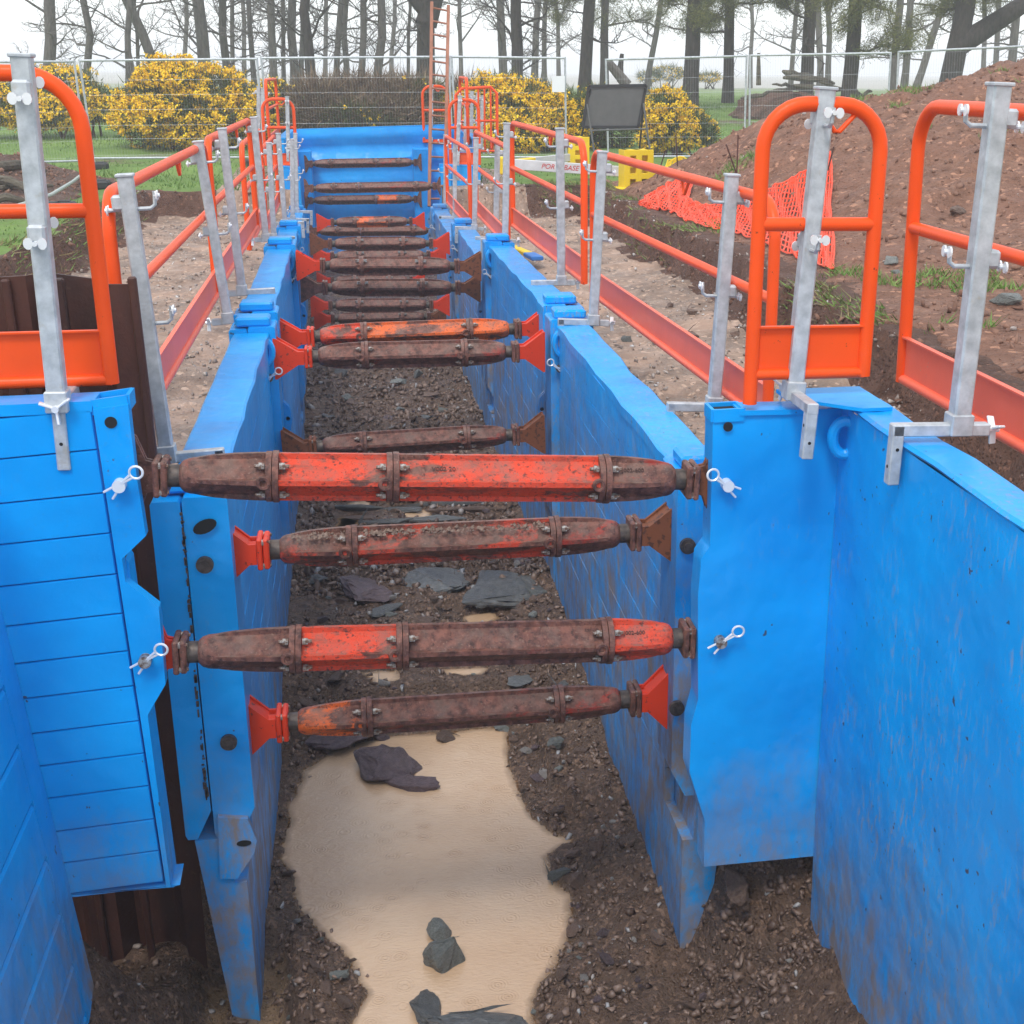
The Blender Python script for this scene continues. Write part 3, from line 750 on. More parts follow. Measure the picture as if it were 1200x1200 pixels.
for r in range(nr - 1):
    for i in range(nx):
        a = r * (nx + 1) + i; b.f.append((a, a + nx + 1, a + nx + 2, a + 1)); b.f.append((a + N, a + N + 1, a + N + nx + 2, a + N + nx + 1))
for r in range(nr - 1):
    for c_ in (0, nx):
        a = r * (nx + 1) + c_; b.f.append((a, a + N, a + N + nx + 1, a + nx + 1))
for r in (0, nr - 1):
    for i in range(nx):
        a = r * (nx + 1) + i; b.f.append((a, a + 1, a + N + 1, a + N))
b.build('face_plate', 'blue_paint', re_, smooth=40)
A = at(836, 488, EY); B = at(872, 486, EY)
tb = MB()
for p0, p1 in ((A, B), (B, B + Vector((0, .1, 0))), (B + Vector((0, .1, 0)), A + Vector((0, .1, 0))), (A + Vector((0, .1, 0)), A)):
    tb.beam(p0 + Vector((0, .005, .0)), p1 + Vector((0, .005, .0)), .012, .045)
tb.build('tube_head', 'blue_paint', re_)
MB().prism([A + Vector((.01, .015, .006)), B + Vector((-.01, .015, .006)), B + Vector((-.01, .095, .006)), A + Vector((.01, .095, .006))], (0, 0, .003)).build('socket', 'black_hole', re_)
MB().loft([[(1.235, EY - .004, topz - .012), (1.235, EY - .004, topz + .006), (1.235, EY + .12, topz + .006), (1.235, EY + .12, topz - .012)],
           [(XC + .05, EY - .004, topz - .02), (XC + .05, EY - .004, topz - .002), (XC + .05, EY + .12, topz - .002), (XC + .05, EY + .12, topz - .02)]]).build('top_rail', 'blue_paint', re_, smooth=0)
hole(853, 500, .017, re_, EY - .006); pinclip(851, 567, re_, 1, EY - .004); pinclip(843, 750, re_, -1, EY - .004)
# right side wall
rw = thing('pit_wall', 'scuffed smooth blue wall filling the right picture edge', 'shoring panel', (XC + .05, 2.6, -1.2), 'side walls of the near pit')
zt = 1.0
b = MB(); ny = 30; nz = 24; grid = []
for i in range(ny + 1):
    y = EY - .003 - (EY - 1.0) * i / ny
    for j in range(nz + 1):
        z = -1.5 + (zt + 1.5) * j / nz
        d = .014 * float(vnoise(np.array([y * 1.9]), np.array([z * 1.7]), 14)[0]) + .02 * math.exp(-((z + .05) / .12) ** 2 - ((y - 3.9) / .12) ** 2)
        b.v.append(Vector((XC + d, y, z)))
for i in range(ny):
    for j in range(nz):
        a = i * (nz + 1) + j; b.f.append((a, a + 1, a + nz + 2, a + nz + 1))
n0 = len(b.v)
b.add([(XC + .11, EY - .003, -1.5), (XC + .11, EY - .003, zt), (XC + .11, 1.0, zt), (XC + .11, 1.0, -1.5)], [(0, 1, 2, 3)])
b.build('face_plate', 'blue_scuffed', rw, smooth=40)
b = MB(); rings = []
for i in range(16):
    y = EY + .10 - (EY - .9) * i / 15; wv = .006 * math.sin(i * 1.9)
    rings.append([(XC + .002 + wv, y, zt + .001), (XC - .006 + wv, y, zt + .012), (XC + .004 + wv, y, zt + .022), (XC + .128, y, zt + .022 + wv), (XC + .135, y, zt + .012), (XC + .13, y, zt + .001)])
b.loft(rings).build('top_cap', 'blue_worn', rw, smooth=30)
# gusset plate over the corner
MB().prism([(XC - .20, EY - .006, zt + .024), (XC + .004, EY - .20, zt + .024), (XC + .11, EY - .20, zt + .024), (XC + .11, EY + .118, zt + .024), (XC - .20, EY + .118, zt + .024)], (0, 0, .012)).build('corner_gusset', 'blue_paint', rw, smooth=0)
c = at(990, 513, EY - .075)
eye = MB().tube([c + Vector((math.cos(a) * .040, -math.cos(a) * .012, math.sin(a) * .060)) for a in [i * math.pi / 12 for i in range(24)]], .02, 10, closed=True)
eye.box(c + Vector((.06, .03, 0)), (.05, .06, .13), None, .008); eye.build('lifting_eye', 'blue_paint', rw)

# ------------------------------------------------------------------ far pit: end wall, end panels, side panels
fw = thing('end_wall', 'wide blue wall with creased bands closing the far end of the trench', 'shoring panel', (.2, 24.5, -.6))
b = MB(); rings = []
zA, zB = at(345, 153, 24.5), at(520, 147, 24.5)
prof = []
for i in range(31):
    z = -1.4 + (zA.z - .0 + 1.4) * i / 30; prof.append((z, .035 * math.sin(i * 1.25) - .02 * (i % 4 == 0)))
V, F = [], []
xs_ = np.linspace(-1.25, 1.75, 25)
for i, (z, d) in enumerate(prof):
    for j, x in enumerate(xs_):
        wv = .012 * float(vnoise(np.array([x * 4.0]), np.array([z * 5.0]), 9)[0])
        V.append((x, 24.5 + d + wv * 2, z + (x + 1.2) * .03 * (i / 30)))
for i in range(30):
    for j in range(24): a = i * 25 + j; F.append((a, a + 1, a + 26, a + 25))
b.add(V, F); b.build('face_plate', 'blue_paint', fw, smooth=50)
MB().beam((-1.25, 24.56, zA.z - .02), (1.75, 24.56, zA.z + .07), .12, .08).build('top_cap', 'blue_paint', fw)
for x, pz in ((-1.03, 176), (.98, 174)):
    z1 = at(360, pz, 24.2).z
    MB().box((x, 24.22, (z1 - 1.3) / 2), (.28, .34, z1 + 1.3), None, .015).build('post', 'blue_paint', fw)
for (pts, Y, lab) in ([(329, 196), (352, 198), (352, 262), (329, 262)], 21.15, 'small blue end panel left of the far pit, behind the guard rails'), ([(515, 194), (563, 196), (563, 262), (515, 262)], 21.15, 'small blue end panel right of the far pit, behind the ladder foot'):
    q = px_poly(pts, Y); o = thing('shoring_wall', lab, 'shoring panel', tuple(q[3]), 'end panels across the far pit')
    q[2].z = q[3].z = -1.2
    MB().prism(q, (0, .12, 0)).build('face_plate', 'blue_paint', o, smooth=0)
    MB().beam(q[0] + Vector((0, .06, .012)), q[1] + Vector((0, .06, .012)), .13, .024).build('top_rail', 'blue_paint', o)
    sx = 1 if q[0].x < 0 else 0
    e = q[1 if sx else 0]
    MB().box((e.x + (-.09 if sx else .09), Y - .03, (e.z - 1.2) / 2 - .02), (.16, .05, e.z + 1.2), None, .01).build('post', 'blue_paint', o)
for s, x in ((-1, -1.22), (1, 1.72)):
    o = thing('pit_wall', 'blue side wall of the far pit on the ' + ('left' if s < 0 else 'right') + ', mostly hidden', 'shoring panel', (x, 22.8, -1.2), 'side walls of the far pit')
    MB().box((x, 22.85, -.05), (.1, 3.1, 2.3), None, .01).build('face_plate', 'blue_paint', o)
    MB().box((x, 22.85, 1.12), (.13, 3.1, .03), None, .004).build('top_cap', 'blue_paint', o)

# ------------------------------------------------------------------ rusty sheet piles behind the left end panel
sp = thing('sheet_pile', 'dark rusty corrugated steel sheet standing behind the left end panel', 'sheet pile', (-1.2, 5.05, -1.3))
pts = []
x = -.825
pat = [(.0, 0), (.11, 0), (.05, .10), (.16, .10), (.05, 0)]
y = 4.66
while x > -2.3:
    for dx, yy in pat:
        x -= dx; pts.append((x, 4.97 + yy))
def lean(x, y, z): return Vector((x + (z - 1.4) * -.012, y, z))
b = MB(); t_ = .012
for i in range(len(pts) - 1):
    if (pts[i][0] - pts[i + 1][0]) < 1e-6: continue
    (xa, ya), (xb, yb) = pts[i], pts[i + 1]
    za, zb_ = 1.39 + .02 * math.sin(xa * 9), 1.39 + .02 * math.sin(xb * 9)
    q = [lean(xa, ya, za), lean(xb, yb, zb_), lean(xb, yb, -1.8), lean(xa, ya, -1.8)]
    b.add(q + [v + Vector((0, t_, 0)) for v in q], [(0, 1, 2, 3), (7, 6, 5, 4), (0, 4, 5, 1), (0, 3, 7, 4), (1, 5, 6, 2)])
b.build('sheet', 'sheet_rust', sp, smooth=0)
for xx in (-.835, -1.08, -1.26, -1.68):
    MB().beam(lean(xx, 4.96, 1.40), lean(xx, 4.96, -1.5), .03, .03, (1, 0, 0), .006).build('interlock', 'sheet_rust', sp)
# the pile's second sheet to the left joins a gap

# ------------------------------------------------------------------ struts
def frame_matrix(A, B, roll=0.0, up=(0, 0, 1)):
    A, B = Vector(A), Vector(B); x = (B - A).normalized(); y = Vector(up).cross(x).normalized(); z = x.cross(y)
    R = Matrix((x, y, z)).transposed().to_4x4()
    return Matrix.Translation(A) @ R @ Matrix.Rotation(roll, 4, 'X')
RIB = [(-6, 1.0), (6, 1.0), (8.5, .78), (22, .68), (45, .635), (68, .68), (81.5, .78)]
def star_ring(x, R, k):
    out = []
    for q in range(4):
        for a, r in RIB:
            t = math.radians(a + q * 90 - 90); rr = R * (r * k + (1 - k) * .86)
            out.append((x, rr * math.cos(t + math.pi / 2), rr * math.sin(t + math.pi / 2)))
    return out
BOLT = MB().tube([(-.010, 0, 0), (.009, 0, 0)], .0125, 6).cyl((.009, 0, 0), (.022, 0, 0), .007, 8).mesh('bolt', 'bolt_steel', 30)
NUTS = {}
def strut(A, B, label, bl, br, cl, cr, segs, mats, R=.079, fine=True, roll=0.0, bm=('red_bracket', 'red_bracket'), bh=.125):
    """A, B: faces of the posts; bl, br bracket lengths; cl, cr end cone lengths; segs: fractions of the rest; mats: cone, segments..., cone"""
    root = bpy.data.objects.new('strut', None); COL.objects.link(root); root.empty_display_size = .1
    root.matrix_world = frame_matrix(A, B, 0)
    tag(root, label, 'strut', 'hydraulic struts across the trench')
    L = (Vector(B) - Vector(A)).length; f = .030
    def P(mb, name, mat, par=root, sm=35): return link(name, mb.mesh(name, mat, sm), par)
    def mir(v, e): return v if e == 0 else Vector((L - v[0], v[1], v[2]))
    nk = .034
    for e, b_, c_ in ((0, bl, cl), (1, br, cr)):
        g = MB()
        if b_ > .09:
            for y in (-.050, .038):
                poly = [mir(Vector(p), e) for p in ((.002, y, -bh), (.002, y, bh), (.014, y, bh), (b_ * .80, y, .040), (b_, y, .040), (b_, y, -.040), (b_ * .80, y, -.040), (.014, y, -bh))]
                g.prism(poly, (0, .012, 0))
            g.box(mir(Vector((.008, 0, 0)), e), (.012, .075, bh * 2 - .01))
            for sg in (-1, 1):
                a, c = mir(Vector((.012, 0, sg * (bh - .018))), e), mir(Vector((b_ * .80, 0, sg * .026)), e)
                g.beam(a, c, .075, .010, (0, 0, 1))
            g.cyl(mir(Vector((b_ * .5, 0, 0)), e), mir(Vector((b_ + .004, 0, 0)), e), .036, 12)
        else:
            for y in (-.018, .006):
                poly = [mir(Vector(p), e) for p in ((-.03, y, -bh * 1.2), (-.03, y, bh * 1.2), (.004, y, bh * 1.05), (b_ * .6, y, .055), (b_, y, .05), (b_, y, -.05), (b_ * .6, y, -.055), (.0, y, -bh * 1.1))]
                g.prism(poly, (0, .014, 0))
        P(g, 'bracket', bm[e])
        fl = MB(); x0 = b_
        fl.box(mir(Vector((x0 + .012, 0, 0)), e), (.020, .118, .122), None, .012); fl.box(mir(Vector((x0 + .036, 0, 0)), e), (.022, .112, .118), None, .012)
        fo = P(fl, 'end_flange', bm[e] if b_ > .09 and fine and e == 0 else 'strut_dark')
        if fine:
            for sy in (-1, 1):
                for sz in (-1, 1):
                    link('bolt', BOLT, fo, mir(Vector((x0 + .03, sy * .044, sz * .045)), e), (0, math.pi / 2 * 0, 0))
        n0 = x0 + .047
        P(MB().cyl(mir(Vector((n0, 0, 0)), e), mir(Vector((n0 + nk + .02, 0, 0)), e), .038, 16), 'neck', 'dark_steel')
        c0 = n0 + nk; c1 = c0 + c_
        rings = []
        for u, r, k in ((0, .46, 0), (.015, .60, 0), (.05, .74, 0), (.11, .83, .0), (.19, .88, .1), (.24, .89, .35), (.36, .92, .7), (.60, .96, 1), (.85, 1.0, 1), (1, 1.0, 1)):
            rg = star_ring(c0 + (c1 - c0) * u, R * r, k)
            rings.append([mir(Vector(p), e) for p in rg])
        P(MB().loft(rings), 'end_cone', mats[0] if e == 0 else mats[-1], sm=28)
        if e == 0: xs0 = c1
        else: xs1 = L - c1
    tot = sum(segs); x = xs0; joints = [x]
    for sfrac, m in zip(segs, mats[1:-1]):
        x1 = x + (xs1 - xs0) * sfrac / tot
        P(MB().loft([star_ring(x + .012, R * 1.0, 1), star_ring(x + .04, R, 1), star_ring(x1 - .04, R, 1), star_ring(x1 - .012, R, 1)]), 'tube_section', m, sm=28)
        x = x1; joints.append(x)
    for x in joints:
        g = MB()
        for dx, rr in ((-.011, 1.03), (.011, 1.06)):
            rg = [[(x + dx + d, math.cos(a) * R * rr, math.sin(a) * R * rr) for a in [math.pi / 8 * i + .2 for i in range(16)]] for d in (-.010, .0095)]
            g.loft(rg)
        # a lug with an eye on the front rib
        ln = MB()
        for sgn in (-1, 1):
            g.tube([Vector((x + sgn * .026, -R * .98, .0)) + Vector((math.cos(a) * .017, 0, math.sin(a) * .017)) for a in [i * math.pi / 6 for i in range(12)]], .0085, 6, closed=True) if (sgn < 0) else None
        co = P(g, 'collar', 'strut_dark')
        h = MB().cyl((x - .026, -R * .98 + .010, 0), (x - .026, -R * .98 - .001, 0), .011, 10); P(h, 'lug_hole', 'black_hole', co, 0)
        pts = [(a, sg) for a in (45, 135, 225, 315) for sg in (-1, 1)]
        if fine:
            for a, sg in pts:
                t = math.radians(a); link('bolt', BOLT, co, (x + sg * .034, math.cos(t) * R * .84, math.sin(t) * R * .84), (0, 0 if sg > 0 else math.pi, 0))
        else:
            g = MB()
            for a, sg in pts[:4]:
                t = math.radians(a); g.box((x + sg * .034, math.cos(t) * R * .9, math.sin(t) * R * .9), (.03, .022, .022))
            tag(P(g, 'bolts', 'bolt_steel', co, 0), kind='stuff')
    return root, joints
def spx(xa, ya, xb, yb, Y): return at(xa, ya, Y), at(xb, yb, Y)
def bond(me, name, parent, x, ang, R=.079):
    t = math.radians(ang); o = link(name, me, parent, (x, -math.cos(t) * R * .650, math.sin(t) * R * .650), (math.pi / 2 - t, 0, 0)); me.materials.clear(); me.materials.append(M['cast_mark']); return o
A, B = spx(160, 557, 834, 562, 4.375)
s1, j1 = strut(A, B, 'top front strut, brown left end, short bright red section then long red section', .055, .055, .30, .26, [.37, .68], ['strut_brown', 'strut_red', 'strut_red', 'strut_brown'], R=.083, bm=('strut_dark', 'rusty_bracket'))
bond(TXT_V, 'cast_lettering', s1, j1[1] + .17, 48, .083); bond(TXT_J, 'cast_lettering', s1, j1[2] + .10, 50, .083)
A, B = spx(186, 765, 826, 747, 4.375)
s2, j2 = strut(A, B, 'front strut second from top, bright red short section beside a long brown section', .05, .045, .33, .25, [.36, .72], ['strut_brown', 'strut_red', 'strut_dark', 'strut_red'], R=.083, bm=('red_bracket', 'red_bracket'))
bond(TXT_J.copy(), 'cast_lettering', s2, j2[2] + .10, 50, .083)
A, B = spx(258, 647, 793, 622, 4.83)
s3, j3 = strut(A, B, 'strut with pebbly mud lying along its top, between the two front struts', .135, .15, .27, .26, [1], ['strut_mixed', 'strut_mixed', 'strut_brown'], R=.078, bm=('red_bracket', 'rusty_bracket'))
A, B = spx(284, 850, 783, 816, 4.83)
s4, j4 = strut(A, B, 'lowest strut hanging over the muddy puddle', .13, .12, .27, .26, [1], ['strut_orange', 'strut_brown', 'strut_brown'], R=.076)
A, B = spx(331, 526, 638, 507, 8.05)
strut(A, B, 'thin looking dark strut just above the top front strut', .16, .16, .25, .25, [1], ['strut_brown', 'strut_brown', 'strut_brown'], bm=('rusty_bracket', 'rusty_bracket'), R=.076)
A, B = spx(321, 419, 638, 411, 8.1)
s5, j5 = strut(A, B, 'brown strut with bright red brackets right below the orange strut', .18, .16, .28, .26, [1], ['strut_dark', 'strut_brown', 'strut_brown'], R=.082)
A, B = spx(326, 396, 639, 384, 8.62)
s6, j6 = strut(A, B, 'bright orange red strut lying directly above a brown one', .18, .16, .28, .26, [1], ['strut_red', 'strut_orange', 'strut_orange'], R=.078)
FAR = [((347, 311), (564, 312), 11.75, 'brown strut with red left bracket, third crossing back, upper of two', .20, .19, ['strut_brown'] * 3, ('red_bracket', 'rusty_bracket')),
       ((352, 337), (563, 337), 12.0, 'brown strut with black left bracket, third crossing back, lower of two', .19, .18, ['strut_brown'] * 3, ('strut_dark', 'rusty_bracket')),
       ((363, 286), (527, 285), 15.55, 'brown strut with rusty right bracket, just behind the third crossing', .2, .19, ['strut_brown'] * 3, ('rusty_bracket', 'red_bracket')),
       ((364, 358), (527, 357), 15.55, 'dark low strut seen under the third crossing, upper of the low ones', .2, .19, ['strut_dark'] * 3, ('red_bracket', 'red_bracket')),
       ((367, 301), (523, 299), 16.3, 'strut mostly hidden behind the third crossing, upper one', .2, .19, ['strut_brown'] * 3, ('red_bracket', 'red_bracket')),
       ((368, 374), (523, 371), 16.3, 'dark low strut seen under the third crossing, bottom one', .2, .19, ['strut_dark'] * 3, ('red_bracket', 'rusty_bracket')),
       ((371, 261), (498, 259), 19.9, 'strut with orange middle section, far down the trench', .2, .18, ['strut_dark', 'strut_orange', 'strut_brown'], ('red_bracket', 'red_bracket')),
       ((371, 329), (498, 328), 19.9, 'dark lower strut almost hidden, far down the trench', .2, .18, ['strut_dark'] * 3, ('red_bracket', 'red_bracket'))]
for a, b, Y, lab, bl, br, ms, bms in FAR:
    A, B = at(*a, Y), at(*b, Y); strut(A, B, lab, bl, br, .27, .26, [1], ms, fine=False, bm=bms)
for a, b, Y, lab, ms, sg in (((359, 221), (515, 218), 21.15, 'long dark strut ending at the ladder foot, front of the far pit', ['strut_brown'] * 4, [.3, .7]),
                       ((364, 271), (512, 270), 21.15, 'dark strut just under the one with the orange middle section', ['strut_dark'] * 4, [.3, .7]),
                       ((359, 192), (492, 190), 24.05, 'topmost far strut against the blue end wall', ['strut_brown'] * 4, [.66, .34]),
                       ((359, 235), (492, 233), 24.05, 'lower far strut against the blue end wall', ['strut_dark', 'strut_dark', 'strut_orange', 'strut_dark'], [.66, .34])):
    strut(at(*a, Y), at(*b, Y), lab, .06, .06, .27, .22, sg, ms, fine=False, bm=('strut_dark', 'strut_dark'))
# pebbly mud lying on the second strut
P_, F_ = [], []
for i in range(420):
    x = j3[0] + .05 + random.random() * (j3[1] - j3[0] - .08) if i < 330 else j3[0] - .22 + random.random() * .2
    y = -.005 - random.random() * .05; z = .060 - abs(y) * .16 + random.random() * .006; r = .003 + .008 * random.random() ** 3
    n = len(P_); P_ += [(x - r, y, z), (x + r, y - r * .3, z), (x, y - r, z), (x + r * .2, y + r, z), (x + r * .3, y, z + r * 1.1)]
    F_ += [(n, n + 2, n + 4), (n + 2, n + 1, n + 4), (n + 1, n + 3, n + 4), (n + 3, n, n + 4)]
tag(link('mud_crumbs', np_mesh('mud_crumbs', P_, F_, 'gravel', [random.random() * .9 for _ in P_]), s3), kind='stuff')

# ------------------------------------------------------------------ guard posts (galvanised), one built, the rest copied
def make_post(front_leg=False):
    root = bpy.data.objects.new('guard_post', None); COL.objects.link(root); root.empty_display_size = .1
    def P(mb, n, m='galvanised', par=root, sm=30): return link(n, mb.mesh(n, m, sm), par)
    ln = 1.08; u = MB(); u.box((0, 0, ln / 2), (.056, .056, ln), None, .006); u.box((0, 0, ln - .004), (.066, .066, .012), None, .003); P(u, 'upright')
    a = MB(); a.box((.06 if not front_leg else .10, 0, .012), (.32 if not front_leg else .26, .040, .040), None, .004); a.box((.0, 0, .03), (.072, .068, .07), None, .004); P(a, 'cross_arm')
    lg = MB(); xl_ = .20 if not front_leg else .0
    lg.box((xl_, 0, -.07 if not front_leg else -.10), (.038, .040, .20), None, .004)
    if front_leg: P(MB().box((.20, 0, -.06), (.036, .04, .16), None, .004), 'hook_leg')
    lgo = P(lg, 'hook_leg')
    P(MB().cyl((xl_ - .0195, 0, -.11), (xl_ + .0200, 0, -.11), .006, 8).cyl((xl_, -.0208, -.05), (xl_, .0208, -.05), .006, 8), 'pin_hole', 'black_hole', lgo, 0)
    k = MB(); kx = -.115 if not front_leg else -.035; kz = .012
    k.cyl((kx + .03, 0, kz), (kx - .02, 0, kz), .011, 10)
    for i in range(3):
        t = i * 2.094 + .4; k.beam((kx, 0, kz), (kx - .008, math.cos(t) * .052, kz + math.sin(t) * .052), .008, .022, (1, 0, 0), .003)
    P(k, 'wing_screw', 'zinc')
    for z in (.985, .565):
        c = MB(); sx = 1
        c.tube([(-.075, .0, z - .03), (.035, .0, z - .03), (.075, .0, z - .03), (.092, .0, z - .018), (.096, .0, z + .03)], .0075, 8)
        c.box((-.035, 0, z - .005), (.05, .052, .055), None, .008)
        co = P(c, 'rail_clamp')
        for x_ in (-.082, .100):
            w_ = MB()
            for sg in (-1, 1):
                w_.prism([Vector((x_, sg * .006, z + .014 - (.044 if x_ < 0 else 0))) + Vector((0, math.cos(t) * .014 + sg * .014, math.sin(t) * .018)) for t in [q * math.pi / 5 for q in range(10)]], (.006, 0, 0))
            w_.cyl((x_ - .008, 0, z + .014 - (.044 if x_ < 0 else 0)), (x_ + .014, 0, z + .014 - (.044 if x_ < 0 else 0)), .008, 8)
            P(w_, 'wing_nut', 'zinc', co)
    return root
proto = make_post(); proto_front = make_post(True)
used = set()
def place_post(pr, b, t, Z, xdir, label, group, hs=None):
    p = atz(*b, Z); q = at(*t, p.y)
    z = (q - p).normalized(); h = (q - p).length
    x = Vector(xdir) - z * z.dot(Vector(xdir)); x.normalize(); y = z.cross(x)
    o = pr if pr not in used else copy_tree(pr); used.add(pr)
    sc = h / 1.08 if hs is None else hs
    o.matrix_world = Matrix.Translation(p) @ Matrix((x, y, z)).transposed().to_4x4() @ Matrix.Diagonal((1, 1, sc, 1))
    return tag(o, label, 'guard post', group)
ORD = ['nearest', 'second nearest', 'third nearest', 'fourth nearest', 'fifth nearest', 'sixth nearest', 'seventh nearest', 'farthest']
for i, (b, t, Z) in enumerate([((197, 540), (146, 204), .62), ((268, 378), (232, 165), .62), ((284, 345), (260, 150), .65), ((312, 282), (297, 137), .65),
                               ((321, 280), (315, 167), .40), ((334, 263), (326, 156), .40), ((343, 258), (342, 163), .17), ((348, 249), (346, 156), .17)]):
    place_post(proto, b, t, Z, (1, .03, 0), '%s galvanised post clamped to the left trench wall' % ORD[i], 'guard posts along the left trench wall')
for i, (b, t, Z) in enumerate([((836, 480), (858, 204), .62), ((695, 380), (706, 177), .62), ((658, 333), (656, 150), .65), ((592, 284), (594, 144), .65),
                               ((581, 281), (583, 168), .40), ((556, 269), (558, 161), .40), ((533, 256), (533, 164), .17), ((522, 245), (522, 158), .17)]):
    place_post(proto, b, t, Z, (-1, .03, 0), '%s galvanised post clamped to the right trench wall' % ORD[i], 'guard posts along the right trench wall')
place_post(proto, (1122, 507), (1172, 97), 1.045, (-1, 0, 0), 'galvanised post clamped on the scuffed right pit wall, at the right picture edge', 'guard posts on the near pit')
place_post(proto, (929, 466), (968, 102), 1.03, (0, -1, 0), 'galvanised post clamped on the smooth right end panel, holding the narrow arched barrier', 'guard posts on the near pit')
p0 = place_post(proto_front, (69, 480), (25, 63), 1.08, (0, 1, 0), 'galvanised post with a star shaped knob, at the left picture edge', 'guard posts on the near pit')

# ------------------------------------------------------------------ orange guard barriers
def barrier(A, B, H, label, group, up=(0, 0, 1), r=.0250, corner=.16, mat='orange_paint', toe=.165, drop=0.0):
    A, B = Vector(A), Vector(B); W = (B - A).length
    root = bpy.data.objects.new('guard_barrier', None); COL.objects.link(root); root.matrix_world = frame_matrix(A, B, 0, up)
    tag(root, label, 'safety barrier', group)
    def P(mb, n, m=mat, par=root, sm=40): return link(n, mb.mesh(n, m, sm), par)
    c = min(corner, W * .36); pts = [(0, 0, -drop), (0, 0, H - c)]
    pts += [(c - c * math.cos(a), 0, H - c + c * math.sin(a)) for a in [math.pi / 2 * i / 7 for i in range(1, 8)]]
    pts += [(W - c + c * math.sin(a), 0, H - c + c * math.cos(a)) for a in [math.pi / 2 * i / 7 for i in range(0, 8)]]
    pts += [(W, 0, 0)]
    P(MB().tube(pts, r, 12), 'frame')
    P(MB().cyl((0, 0, H * .575), (W, 0, H * .575), r * .93, 12), 'mid_rail')
    tb = MB().box((W / 2, 0, toe / 2 + .01), (W - .02, .006, toe)); tb.box((W / 2, -.008, toe + .012), (W - .02, .022, .006)); tb.cyl((0, -.002, .012), (W, -.002, .012), r * .8, 10)
    P(tb, 'toe_board', mat if mat != 'orange_paint' or W < 2 else 'orange_faded')
    m = min(W * .62, W - .1); vv = .055 if W < 1 else .06
    P(MB().tube([(m - .07, 0, H - r * .5), (m - .01, -.004, H - .085), (m + .005, -.004, H - .085), (m + .075, 0, H - r * .5)], .0085, 8), 'hook')
    return root
def zrow(pA, pB, top, H): return Vector((pA[0], pA[1], top - H)), Vector((pB[0], pB[1], top - H))
GL, GR = 'orange barriers along the left trench edge', 'orange barriers along the right trench edge'
for (xa, ya, xb, yb, top, lab, grp) in (
        (-.955, 5.30, -.985, 8.92, 1.655, 'long orange barrier along the left trench edge, nearest one', GL), (-.985, 9.10, -1.00, 12.75, 1.675, 'long orange barrier along the left trench edge, second one', GL),
        (-1.10, 12.95, -1.16, 16.2, 1.45, 'short looking orange barrier along the left edge, third one', GL), (-1.18, 16.4, -1.24, 20.0, 1.22, 'low orange barrier along the left edge, farthest one before the pit', GL)):
    a, b = zrow((xa, ya), (xb, yb), top, .95); barrier(a, b, .95, lab, grp)
for (xa, ya, xb, yb, top, lab) in (
        (1.66, 5.35, 1.50, 8.95, 1.60, 'long orange barrier along the right trench edge, nearest one'), (1.47, 9.15, 1.37, 12.8, 1.65, 'long orange barrier along the right trench edge, second one'),
        (1.33, 12.9, 1.30, 16.2, 1.43, 'orange barrier along the right edge, third one'), (1.24, 16.4, 1.18, 20.0, 1.21, 'low orange barrier along the right edge, next to the far pit')):
    a, b = zrow((xb, yb), (xa, ya), top, .95); barrier(a, b, .95, lab, GR)
# near pit: one behind the left end panel, one narrow over the right end panel, one over the right pit wall
Yb = 4.52
a, b = at(130, 447, Yb), at(131, 447, Yb); tl = at(96, 86, Yb); q = at(108, 250, Yb)
b = at(131, 449, Yb); H = at(100, 86, Yb).z - b.z
lean_ = (at(100, 200, Yb) - at(128, 449, Yb)); lean_.normalize()
barrier(Vector((b.x - 1.25, Yb, b.z + .0)), b, H, 'wide orange barrier behind the ribbed left end panel, cut by the left picture edge', 'orange barriers around the near pit', up=tuple(lean_), corner=.17)
Yb = 4.31
a, b = at(880, 443, Yb), at(1011, 440, Yb); H = (at(980, 122, Yb) - at(950, 441, Yb)).length
up_ = (at(1052, 190, Yb) - at(1011, 440, Yb)).normalized()
barrier(a, b, H, 'narrow arched orange barrier over the smooth right end panel', 'orange barriers around the near pit', up=tuple(up_), corner=.15, drop=.09)
Ya = 4.75; a = at(1057, 447, Ya); top_ = at(1085, 130, Ya)
xx = a.x + .035
up_ = (at(1072, 230, Ya) - at(1057, 447, Ya)).normalized()
e_ = atz(1200, 529, a.z); d_ = (e_ - a); d_ = d_ / abs(d_.y)
barrier(a, a + d_ * 2.5, (at(1085, 124, Ya) - at(1057, 447, Ya)).length, 'orange barrier over the scuffed right pit wall, cut by the right picture edge', 'orange barriers around the near pit', up=tuple(up_), corner=.16)
# far pit: barriers and posts
GF = 'orange barriers around the far pit'
def fbar(x0, x1, yb_, yt, Y, lab, **k):
    a, b = at(x0, yb_, Y), at(x1, yb_, Y); barrier(a, b, at(x0, yt, Y).z - a.z, lab, GF, corner=.22, **k)
fbar(528, 562, 193, 117, 21.3, 'arched orange barrier on the right far end panel')
fbar(497, 526, 167, 101, 24.5, 'orange barrier partly behind the ladder', )
fbar(312, 348, 194, 116, 21.3, 'arched orange barrier on the left far end panel')
a = at(533, 181, 24.4); barrier((1.62, 21.5, 1.02), (1.72, 24.4, 1.02), .98, 'orange barrier along the right side of the far pit', GF)
barrier((-1.42, 24.4, .98), (-1.40, 21.5, .98), .98, 'orange barrier along the left side of the far pit', GF)
gate = thing('barrier_gate', 'orange barred gate panel standing beside the far pit', 'gate', at(586, 182, 23.2))
p = [at(x, y, 23.2) for x, y in ((534, 180), (534, 104), (582, 102), (583, 180))]
